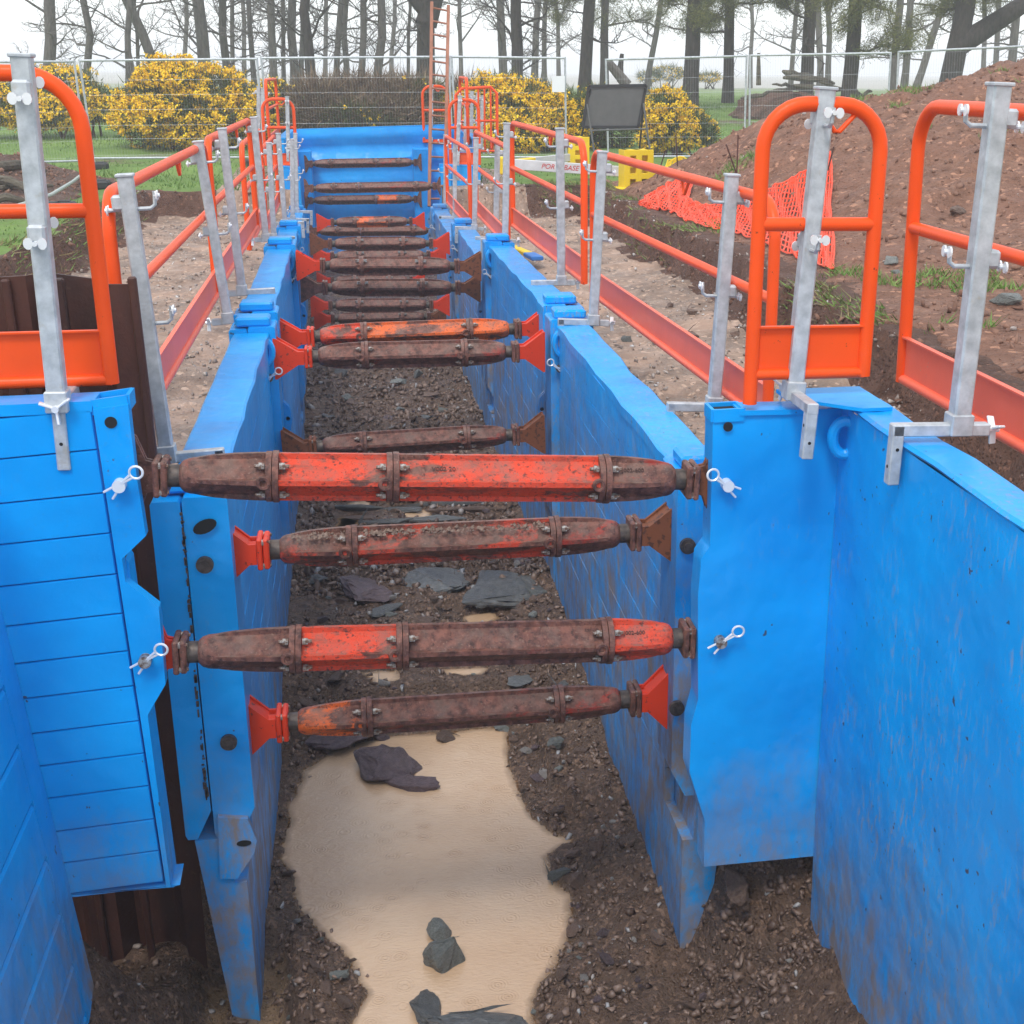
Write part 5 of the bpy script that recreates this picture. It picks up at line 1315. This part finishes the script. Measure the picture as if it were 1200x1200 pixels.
# ------------------------------------------------------------------ trees
def tree(bx, by, tx, wpx, Y, kind, label, group, height=8.5, nl=18, zlow=.8, barkm=None, fork=None, crook=.06):
    p = at(bx, by, Y); q = at(tx, 0, Y); base = Vector((p.x, Y, gz(p.x, Y) - .05))
    slope = (q - p) / max(.2, (q.z - p.z))
    ks = Y / 32.0; height *= ks; zlow *= ks
    root = thing('pine_tree' if kind == 'pine' else 'bare_tree', label, 'tree', tuple(base), group, world=False)
    r0 = wpx * Y / 1550 / 2; rr = random.Random(int(bx * 7 + Y * 13))
    bm_ = barkm or ('bark_dark' if kind == 'pine' else 'bark_grey')
    N = 12; pts, rad = [], []
    off = Vector((0, 0, 0))
    for i in range(N + 1):
        z = height * i / N; off += Vector((rr.gauss(0, crook), rr.gauss(0, crook), 0)) * (.5 if i > 1 else 0)
        pts.append(Vector((slope.x * z, slope.y * z, z)) + off); f = i / N
        rad.append(r0 * (1.0 - .62 * f ** 1.1) * (1.22 if i == 0 else 1.0) + (0 if i < N else 0))
    rad[-1] = r0 * .25
    link('trunk', MB().tube(pts, rad, 11).mesh('trunk', bm_, 60), root)
    cr = MB(); tips = []
    def ptat(z):
        f = max(0, min(N - 1e-4, z / height * N)); i = int(f); return pts[i].lerp(pts[i + 1], f - i), rad[i] + (rad[i + 1] - rad[i]) * (f - i)
    def limb(s0, d, L, r, lev):
        k = 5 if lev == 0 else 3; P = [s0]; dd = d.copy()
        for i in range(k):
            dd = (dd + Vector((rr.gauss(0, .22), rr.gauss(0, .22), rr.gauss(.05 if kind != 'pine' else .02, .18)))).normalized(); P.append(P[-1] + dd * (L / k))
        cr.tube(P, [r * (1 - .8 * i / k) for i in range(k + 1)], 5 if lev == 0 else 3, cap=False)
        if lev < 2:
            m = (8 + rr.randrange(5)) if lev == 0 else 4 + rr.randrange(3)
            for j in range(m):
                u = .25 + .75 * (j + rr.random()) / m; i = min(k - 1, int(u * k)); s1 = P[i].lerp(P[i + 1], u * k - i) if u < 1 else P[-1]
                nd = (dd * .6 + Vector((rr.gauss(0, .7), rr.gauss(0, .7), rr.gauss(.1, .5)))).normalized()
                limb(s1, nd, L * rr.uniform(.22, .5), max(r * .42, .0045 * ks), lev + 1)
        if lev >= 1: tips.append(P[-1]); tips.append(P[len(P) // 2])
    for i in range(nl):
        z = zlow + (height - zlow) * ((i + rr.random()) / nl) ** 1.1; s0, rt = ptat(z); a = rr.uniform(0, 6.283)
        el = rr.uniform(-.15, .35) if kind == 'pine' else rr.uniform(-.05, .75)
        d = Vector((math.cos(a), math.sin(a), el)).normalized(); L = rr.uniform(.7, 1.9) * ks * (1.15 if kind == 'pine' else 1) * (1 - .35 * z / height)
        limb(s0, d, L, min(rt * .45, .010 + .015 * L), 0)
    if fork:
        for (fz, dx, dz, L, rf) in fork:
            s0, rt = ptat(fz); d = Vector((dx, rr.uniform(-.2, .2), dz)).normalized(); P = [s0]
            for i in range(7): d = (d + Vector((rr.gauss(0, .07), rr.gauss(0, .1), .05))).normalized(); P.append(P[-1] + d * L / 7)
            cr.tube(P, [rf * (1 - .7 * i / 7) for i in range(8)], 9, cap=False)
            for j in range(10):
                i = 1 + rr.randrange(6); limb(P[i], (d + Vector((rr.gauss(0, .8), rr.gauss(0, .8), rr.gauss(.2, .5)))).normalized(), rr.uniform(.5, 1.3), .02, 1)
    link('crown', cr.mesh('crown', bm_, 60), root)
    if kind == 'pine':
        tp = np.array([t_[:] for t_ in tips])
        tp = tp[(tp[:, 2] > 2.1 * ks * .8) & (tp[:, 2] < 5.5 * ks)]
        if len(tp) > 420: tp = tp[RNG.choice(len(tp), 420, replace=False)]
        c = np.repeat(tp, 64, 0); n = len(c); P = c + RNG.normal(0, .11, (n, 3)); Dv = RNG.normal(0, 1, (n, 3)) + [0, 0, .25]; Dv *= (RNG.uniform(.08, .17, n) / np.linalg.norm(Dv, axis=1))[:, None]
        V, F, T = blades(P, Dv, .017, np.clip(RNG.normal(.45, .3, n), 0, 1)); tag(link('needles', np_mesh('needles', V, F, 'pine_needles', T), root), kind='stuff')
    return root
PG, DG, FG = 'pines near the fence', 'bare trees beyond the fence', 'misty trees far behind'
PINES = [(684, 112, 690, 15, 46, 'pine with a hanging needle clump, left of the sign board'), (708, 100, 709, 10, 54, 'slim dark pine rising behind the sign board'), (808, 122, 815, 19, 41, 'thick pine standing right of the sign board'),
         (853, 114, 857, 13, 45, 'pine with a flared root foot, second right of the sign board'), (944, 120, 952, 16, 43, 'dark pine beside the log pile'), (992, 136, 1003, 19, 37, 'thick dark pine right of the log pile')]
for bx, by, tx, wp_, Y, lab in PINES: tree(bx, by, tx, wp_, Y, 'pine', lab, PG, 8.5, 20, 1.5)
tree(1105, 118, 1135, 27, 40, 'pine', 'leaning big pine behind the soil heap with one huge limb to the right', PG, 8, 16, 2.0, fork=[(2.0, .9, .55, 6.5, .34)])
tree(497, 98, 499, 22, 42, 'bare', 'massive dark bare tree behind the ladder, forked into two limbs', DG, 7.5, 20, 1.2, 'bark_dark', fork=[(2.4, .35, 1, 6, .33), (2.7, -.75, .7, 4.5, .2)])
BARE = [(362, 103, 364, 12, 31, 'straight dark bare trunk left of the ladder, the thickest there', 'bark_dark', 10), (604, 98, 608, 14, 31, 'straight dark trunk rising from the yellow gorse', 'bark_dark', 18), (590, 95, 588, 10, 38, 'greyer trunk just left of the dark gorse trunk', None, 14),
        (49, 85, 55, 13, 33, 'bare tree near the left edge, with one limb reaching up right', None, 16), (100, 95, 98, 8, 36, 'thin bare tree with drooping side branches, second from the left edge', None, 16), (150, 118, 151, 7, 34, 'tall thin bare stem left of the big gorse', None, 6), (161, 108, 160, 4, 36, 'broken thin stem beside the tall thin one', None, 3),
        (196, 84, 160, 11, 35, 'crooked tree leaning left behind the big gorse', None, 12), (237, 75, 235, 14, 37, 'bare tree with raised limbs above the big gorse', None, 22), (265, 90, 261, 9, 38, 'slim bare tree above the right half of the big gorse', None, 12), (271, 88, 270, 5, 42, 'very thin stem beside the slim bare tree', None, 6),
        (298, 95, 290, 6, 40, 'broken topped thin stem left of the grey trunk group', None, 5), (319, 100, 319, 9, 37, 'thick grey trunk, left one of the grey group', None, 12), (332, 98, 329, 5, 41, 'grey trunk in the middle of the grey group', None, 10), (345, 102, 342, 10, 38, 'thick grey trunk, right one of the grey group', None, 10), (352, 100, 352, 6, 43, 'thin grey stem between the grey group and the dark trunk', None, 8),
        (393, 100, 394, 7, 39, 'slim bare tree with rusty needles, first right of the thick dark trunk', None, 18), (405, 97, 405, 7, 42, 'slim bare tree, second right of the thick dark trunk', None, 18), (422, 95, 424, 8, 38, 'slim grey trunk midway between dark trunk and ladder', None, 16), (441, 97, 443, 10, 38, 'stout grey trunk left of the massive forked tree', None, 18), (478, 95, 477, 4, 40, 'thin dark stem touching the massive forked tree', None, 8)]
for bx, by, tx, wp_, Y, lab, bk, nl in BARE: tree(bx, by, tx, wp_, Y * 1.32, 'bare', lab, DG, 8.5, nl + 12, .7, bk, crook=.13)
FARS = [(625, 95, 630, 8, 44, 'grey trunk in the mist right of the dark gorse trunk'), (638, 97, 637, 6, 46, 'thin misty trunk above the right end of the yellow gorse'), (540, 90, 539, 5, 48, 'thin misty trunk just right of the ladder'), (757, 92, 769, 7, 42, 'slender pale tree leaning right, over the misty gorse'),
        (927, 85, 933, 6, 46, 'thin misty trunk left of the log pile pine'), (962, 90, 964, 8, 44, 'misty trunk between the two pines at the log pile'), (971, 92, 973, 7, 47, 'second misty trunk between the two pines at the log pile'), (1045, 115, 1058, 10, 40, 'left trunk of the misty pair before the leaning big pine'), (1058, 116, 1070, 9, 39, 'right trunk of the misty pair before the leaning big pine'),
        (1068, 118, 1110, 9, 38, 'thin trunk slanting right towards the leaning big pine'), (1168, 80, 1172, 7, 44, 'misty trunk right of the soil heap top, left one'), (1185, 82, 1193, 11, 36, 'dark trunk near the right picture edge above the heap'), (1155, 70, 1157, 6, 50, 'thin misty trunk behind the huge limb'), (215, 84, 214, 5, 52, 'faint thin trunk behind the big gorse, left'), (285, 86, 284, 5, 54, 'faint thin trunk behind the big gorse, right'),
        (380, 88, 381, 5, 55, 'faint thin trunk behind the bramble hedge, left'), (458, 88, 458, 5, 56, 'faint thin trunk behind the bramble hedge, right'), (655, 88, 653, 5, 54, 'faint trunk behind the white notice'), (880, 84, 881, 5, 58, 'faint trunk at the fence joint left of the log pile')]
for bx, by, tx, wp_, Y, lab in FARS: tree(bx, by, tx, wp_, Y * 1.4, 'bare', lab, FG, 8.5, 24, .9, crook=.14)
# curved fallen stem at the left and short stumps
st = thing('tree_stump', 'short broken stump standing right of the sign board', 'stump', tuple(at(727, 90, 36)), world=True)
MB().tube([at(727, 96, 36), at(727, 78, 36), at(729, 63, 36)], [.09, .08, .05], 8).build('trunk', 'bark_dark', st)
st = thing('tree_stump', 'pale broken post like stump left of the log pile', 'stump', tuple(at(889, 95, 36)), world=True)
MB().tube([at(889, 100, 36), at(889, 80, 36), at(889, 62, 36)], [.07, .06, .04], 8).build('trunk', 'log_wood', st)
st = thing('fallen_branch', 'curved bare branch sweeping over the grass left of the big gorse', 'branch', tuple(at(130, 118, 33)), world=True)
MB().tube([at(x, y, 33) for x, y in ((126, 118), (140, 112), (150, 104), (156, 92), (155, 78), (152, 60))], [.09, .085, .075, .06, .05, .03], 7).build('limb', 'bark_grey', st)
st = thing('fallen_branch', 'dark slanting dead limb behind the sign board, right side', 'branch', tuple(at(735, 100, 34)), world=True)
MB().tube([at(x, y, 34) for x, y in ((735, 100), (722, 84), (712, 72))], [.14, .12, .1], 8).build('limb', 'bark_grey', st)

# ------------------------------------------------------------------ log pile
lp = thing('root_mound', 'mossy dark mound of earth and roots under the log pile', 'mound', tuple(at(905, 128, 33)), world=False)
V, F, T = [], [], []
LY = 39.0; c0 = at(925, 112, LY); b = MB(); ys_ = []
for j in range(10):
    rg = []
    for i in range(36):
        a = 2 * math.pi * i / 36; f = math.cos(j / 9 * math.pi / 2); k_ = 1 + .5 * float(vnoise(np.array([i * .8]), np.array([j * .8]), 33)[0])
        rg.append((math.cos(a) * 1.75 * f * k_, math.sin(a) * 1.1 * f * k_, -.2 + .88 * math.sin(j / 9 * math.pi / 2) ** .8 * (1 + .5 * (k_ - 1))))
    ys_.append(rg)
b.loft(ys_); lp.location = (c0.x, LY, gz(c0.x, LY)); link('earth', b.mesh('earth', 'soil_heap_dark', 20), lp)
LOGS = [((903, 106), (952, 104), .07, 'lower left log of the pile'), ((905, 98), (936, 101), .05, 'thin log end at the left of the pile'), ((918, 90), (978, 97), .10, 'thick log across the pile'), ((917, 84), (953, 90), .09, 'topmost short log of the pile'), ((930, 101), (990, 104), .07, 'log in the middle of the pile'),
        ((960, 96), (1012, 112), .06, 'right log of the pile, pointing at the pine'), ((1000, 118), (1022, 106), .07, 'splintered log end sticking up right of the pile'), ((1006, 122), (1003, 104), .045, 'upright broken stake right of the pile'), ((868, 116), (905, 108), .06, 'log at the left foot of the mound'), ((940, 112), (985, 118), .08, 'low log at the front of the mound')]
for i, (a, q, r, lab) in enumerate(LOGS):
    yy = LY - .9 - .05 * i; A, B = at(*a, yy), at(*q, yy + .3); o = thing('log', 'dark ' + lab, 'log', tuple(A), 'logs of the log pile'); P = []; R_ = []
    for j in range(7): P.append(A.lerp(B, j / 6) + Vector((0, random.uniform(-.03, .03), random.uniform(-.04, .04)))); R_.append(r * random.uniform(.7, 1.15))
    R_[0] = r * .4; R_[-1] = r * .35
    MB().tube(P, R_, 7).build('stem', 'log_wood', o)
for i, (a, q, r, lab) in enumerate((((-10, 200), (52, 204), .065, 'grey weathered log on the left heap, upper one'), ((-10, 214), (40, 230), .06, 'grey weathered log on the left heap, lower one'), ((-12, 228), (62, 222), .035, 'thin root lying across the left heap'), ((-10, 240), (30, 241), .05, 'bottom log at the foot of the left heap'))):
    A, B = hit(*a, heap2_z, 14) + Vector((0, 0, .05)), hit(*q, heap2_z, 14) + Vector((0, 0, .05)); o = thing('log', lab, 'log', tuple(A), 'logs on the left heap')
    MB().tube([A, A.lerp(B, .5) + Vector((0, -.05, .06)), B], [r, r * 1.1, r * .7], 8).build('stem', 'log_wood', o)

# ------------------------------------------------------------------ temporary mesh fence
def fence(a, b, Ya, Yb, label):
    A, B = at(*a, Ya), at(*b, Yb); root = thing('mesh_fence', label, 'fence panel', (A.x, A.y, gz(A.x, A.y)), 'temporary fence panels')
    zb = gz((A.x + B.x) / 2, (A.y + B.y) / 2) + .12; r = .021
    Ab, Bb = Vector((A.x + .06, A.y, zb)), Vector((B.x + .02, B.y, zb))
    MB().cyl(A, B, r, 8).build('top_tube', 'galvanised', root); MB().cyl(Ab, Bb, r, 8).build('bottom_tube', 'galvanised', root)
    for u, v in ((A, Ab), (B, Bb)): MB().cyl(u + Vector((0, 0, .02)), v - Vector((0, 0, .1)), r, 8).build('upright', 'galvanised', root)
    n = int((B - A).length / .05); wm = MB()
    for i in range(1, n):
        u = i / n; wm.tube([A.lerp(B, u), Ab.lerp(Bb, u)], .0010, 3, cap=False)
    for v in (.02, .20, .35, .5, .66, .8, .97):
        wm.tube([A.lerp(Ab, v), B.lerp(Bb, v)], .0017, 3, cap=False)
    o = wm.build('wire_mesh', 'galvanised', root, 0); tag(o, kind='stuff'); return root
fence((-45, 73), (87, 72), 25.2, 26.0, 'mesh fence panel at the left picture edge'); fence((93, 71), (301, 69), 26.4, 26.5, 'mesh fence panel in front of the big round gorse'); fence((306, 68), (526, 66.5), 26.5, 26.5, 'mesh fence panel before the bramble hedge')
fence((529, 66.5), (662, 68), 26.5, 26.3, 'mesh fence panel right of the ladder, holding the white notice'); fence((710, 70), (875, 65.5), 26.6, 26.5, 'mesh fence panel behind the grey sign board'); fence((879, 65), (1044, 62), 26.5, 26.0, 'mesh fence panel before the log pile'); fence((1053, 61), (1290, 50), 25.5, 23.0, 'mesh fence panel at the right picture edge behind the soil heap')
for px, py, lab in ((112, 192, 'black rubber fence foot at the left fence joint'), (112, 215, 'black rubber fence foot lying left, nearer the trench'), (68, 241, 'black rubber fence foot at the left barrier post'), (296, 192, 'black rubber fence foot left of the far pit')):
    p = atz(px, py, .5); o = thing('fence_weight', lab, 'fence foot', (p.x, p.y, gz(p.x, p.y)), 'rubber fence feet', world=False)
    link('block', MB().box((0, 0, .06), (.42, .24, .13), None, .03).mesh('block', 'rubber'), o); link('grip', MB().box((.08, 0, .128), (.14, .10, .02), None, .008).mesh('grip', 'rubber'), o)
nt = thing('notice', 'blank white paper notice tied to the fence above the gorse', 'notice', tuple(at(648, 108, 26.2)))
MB().prism([at(647, 89, 26.2), at(662, 89, 26.2), at(662, 108, 26.2), at(647, 108, 26.2)], (0, .006, 0)).build('sheet', 'paper', nt)
pp = [atz(-10, 250, .55), atz(30, 238, .6), atz(60, 228, .66), atz(85, 213, .62), atz(98, 203, .6), at(104, 190, 24.6)]
tag(MB().tube(pp, .022, 8).build('bent_pipe', 'hose_grey'), 'bent grey green pipe lying on the left heap towards the fence', 'pipe')

# ------------------------------------------------------------------ sign board seen from behind
Ys = 23.6; sg = thing('sign_board', 'dark grey back of a framed road sign on a folding stand', 'sign', tuple(at(720, 192, Ys)))
q = px_poly([(690, 101), (757, 100), (748, 149), (683, 149)], Ys); MB().prism(q, (0, .02, 0)).build('board', 'sign_back', sg)
for i in range(4): MB().beam(q[i] + Vector((0, -.01, 0)), q[(i + 1) % 4] + Vector((0, -.01, 0)), .05, .03, (0, 1, 0)).build('edge_trim', 'rubber', sg)
for a, b_ in (((688, 122), (699, 196)), ((754, 121), (764, 194)), ((692, 103), (676, 192)), ((756, 103), (748, 190))):
    A, B = at(*a, Ys - .05), at(*b_, Ys - .25 if a[1] > 110 else Ys + .5); MB().cyl(A, B, .017, 8).build('leg', 'sign_back' if a[1] > 110 else 'rubber', sg)
MB().cyl(at(690, 153, Ys - .12), at(760, 151, Ys - .12), .015, 8).build('cross_bar', 'sign_back', sg)

# ------------------------------------------------------------------ yellow barrier blocks and planks
def yblock(px, py, wpx, hpx, Y, yaw, label, cols=2, rows_=3):
    p = at(px, py, Y); g = thing('barrier_block', label, 'barrier block', (p.x, p.y, p.z), 'yellow barrier blocks', world=False); g.rotation_euler = (0, 0, yaw)
    W, H = wpx * Y / 1550, hpx * Y / 1550; b = MB(); d = .26
    cw, rh = W / (cols * 2 + 1), H / (rows_ * 2 + 1)
    # a lattice of uprights and rails leaves real openings
    for c in range(cols + 1): b.box((-W / 2 + cw * (2 * c + .5), 0, H / 2), (cw, d, H), None, .006)
    for r in range(rows_ + 1): b.box((0, 0, rh * (2 * r + .5)), (W - .002, d - .004, rh), None, .006)
    b.box((0, .02, H / 2), (W - .03, .1, H - .03))
    link('body', b.mesh('body', 'yellow_plastic'), g); link('foot', MB().box((0, 0, .025), (W * 1.35, d * 1.2, .06), None, .02).mesh('foot', 'yellow_plastic'), g); return g
yblock(745, 223, 36, 46, 20.0, .18, 'yellow slotted barrier block standing on the grass before the sign'); yblock(678, 197, 24, 35, 22.2, -.1, 'yellow slotted barrier block partly behind the right barrier corner', 1, 3)
def plank(a, b, Ya, Yb, hpx, label, txt=None):
    A, B = at(*a, Ya), at(*b, Yb); g = thing('barrier_plank', label, 'barrier plank', tuple(A), 'grey barrier planks')
    h = hpx * Ya / 1550; MB().beam(A, B, .05, h, (0, 0, 1), .006).build('board', 'grey_plank', g)
    if txt:
        d = (B - A).normalized(); o = link('lettering', TXT_PORT, g); TXT_PORT.materials.clear(); TXT_PORT.materials.append(M['red_print'])
        c = at(656, 196.8, Ya + (Yb - Ya) * .55) - A; n_ = Vector((d.y, -d.x, 0)).normalized(); zax = n_.cross(d) * -1
        c = d * c.dot(d) + n_ * .028
        o.matrix_local = Matrix.Translation(c) @ Matrix((d, n_.cross(d), n_)).transposed().to_4x4()
    return g
plank((596, 192), (729, 201), 20.6, 20.3, 11.5, 'grey barrier plank with red lettering, in front', True); plank((596, 192), (672, 184), 20.9, 22.2, 9, 'grey barrier plank without red lettering, behind')
pe = thing('plank_connector', 'yellow plastic end piece joining the two grey planks', 'plank end', tuple(at(592, 205, 20.7)))
MB().box(at(591, 194, 20.7), (.16, .2, .26), None, .02).build('socket', 'yellow_plastic', pe); MB().beam(at(594, 190, 20.6), at(625, 186, 20.9), .12, .04, (0, 0, 1), .006).build('top_strip', 'yellow_plastic', pe)
for px, py, r, lab in ((795, 197, .20, 'yellow coil of plastic netting lying behind the orange net'), (775, 209, .15, 'second yellow coil, beside the yellow block')):
    c = at(px, py, 20.8); o = thing('netting_coil', lab, 'netting coil', tuple(c), 'yellow netting coils'); b = MB()
    for k_ in range(6):
        b.tube([c + Vector((math.cos(t_) * r * (1 - .1 * k_), math.sin(t_) * r * .5, math.sin(t_) * r * .8 + random.uniform(-.03, .03) - .02 * k_)) for t_ in [i * math.pi / 9 for i in range(18)]], .014, 6, closed=True)
    b.build('strands', 'yellow_plastic', o)

# ------------------------------------------------------------------ orange debris net on the bank
cols = [((746, 243), (757, 233)), ((758, 249), (775, 222)), ((776, 246), (792, 213)), ((792, 252), (812, 211)), ((800, 258), (806, 236)), ((822, 266), (826, 243)), ((845, 271), (850, 240)), ((868, 276), (880, 232)), ((895, 287), (905, 222)), ((925, 300), (935, 208)), ((955, 311), (958, 192)), ((976, 318), (972, 179))]
nu, nv = 104, 15; NP = []
for i in range(nu + 1):
    f = i / nu * (len(cols) - 1); k_ = min(len(cols) - 2, int(f)); t_ = f - k_
    bq = [cols[k_][0][c] * (1 - t_) + cols[k_ + 1][0][c] * t_ for c in (0, 1)]; tq = [cols[k_][1][c] * (1 - t_) + cols[k_ + 1][1][c] * t_ for c in (0, 1)]
    row = []
    for j in range(nv + 1):
        v = j / nv; px = bq[0] + (tq[0] - bq[0]) * v + 1.6 * math.sin(i * .9 + j * .7); py = bq[1] + (tq[1] - bq[1]) * v + 1.2 * math.sin(i * 1.3 - j * .5)
        p = hit(px, py, heap_z, 7.0, 24.0); row.append(p)
    NP.append(row)
# smooth depth so the net hangs as a sheet
for _ in range(3):
    Yg = [[p.y for p in r] for r in NP]
    for i in range(nu + 1):
        for j in range(nv + 1):
            vals = [Yg[a][b_] for a in range(max(0, i - 2), min(nu, i + 2) + 1) for b_ in range(max(0, j - 1), min(nv, j + 1) + 1)]
            y = min(sum(vals) / len(vals), Yg[i][j] + .02); d = NP[i][j] - EYEP; NP[i][j] = EYEP + d * (y / d.y)
NP = [[p + Vector((-.02, -.07, .035)) + Vector((0, random.uniform(-.02, .015), random.uniform(-.006, .006))) for p in r] for r in NP]
net = thing('debris_net', 'bright orange plastic mesh net draped over the bank', 'safety net', tuple(NP[nu // 2][0])); b = MB()
for i in range(nu + 1): b.tube(NP[i], .0095, 4, cap=False)
for j in range(nv + 1): b.tube([NP[i][j] for i in range(nu + 1)], .010 if j in (0, nv) else .0085, 4, cap=False)
tag(b.build('strands', 'net_plastic', net), kind='stuff')
for a, q, Y, lab in (((792, 158), (796, 234), 19, 'rusty thin rod standing in the left end of the orange net'), ((780, 176), (767, 218), 19.4, 'rusty rod leaning left by the yellow coil'), ((851, 169), (866, 212), 15.5, 'short rusty rod leaning on the heap, left of a pair'), ((865, 158), (863, 214), 15.3, 'upright rusty rod on the heap, right of a pair'), ((977, 172), (970, 200), 13.4, 'dark rod holding up the right end of the orange net')):
    o = thing('steel_rod', lab, 'steel rod', tuple(at(*q, Y)), 'rusty rods in the heap'); MB().cyl(at(*a, Y), at(*q, Y), .009, 6).build('shaft', 'sheet_rust', o)
sl = thing('marking_tool', 'yellow and blue tool lying by the toe board on the right bench', 'tool', tuple(atz(602, 291, .14)))
A, B, C_ = atz(601, 290, .12), atz(620, 298, .12), atz(630, 303, .12)
MB().beam(A, B, .10, .05, (0, 0, 1), .01).build('handle', 'yellow_plastic', sl); MB().beam(B, C_, .14, .05, (0, 0, 1), .01).build('head', 'blue_strap', sl)

# ------------------------------------------------------------------ haze
hz = MB().box((0, 720, 5.6), (1900, 1660, 17.0)).mesh('haze', 'paper', 0)
hm = bpy.data.materials.new('haze_air'); hm.use_nodes = True; ht = hm.node_tree; ht.nodes.clear(); ho = ht.nodes.new('ShaderNodeOutputMaterial'); pv = ht.nodes.new('ShaderNodeVolumePrincipled')
pv.inputs['Color'].default_value = (.97, .98, 1, 1); pv.inputs['Density'].default_value = .0025; ht.links.new(pv.outputs[0], ho.inputs['Volume'])
hz.materials.clear(); hz.materials.append(hm); tag(link('haze', hz), kind='stuff')
for o in ROOTS:
    if '_w' in o: del o['_w']
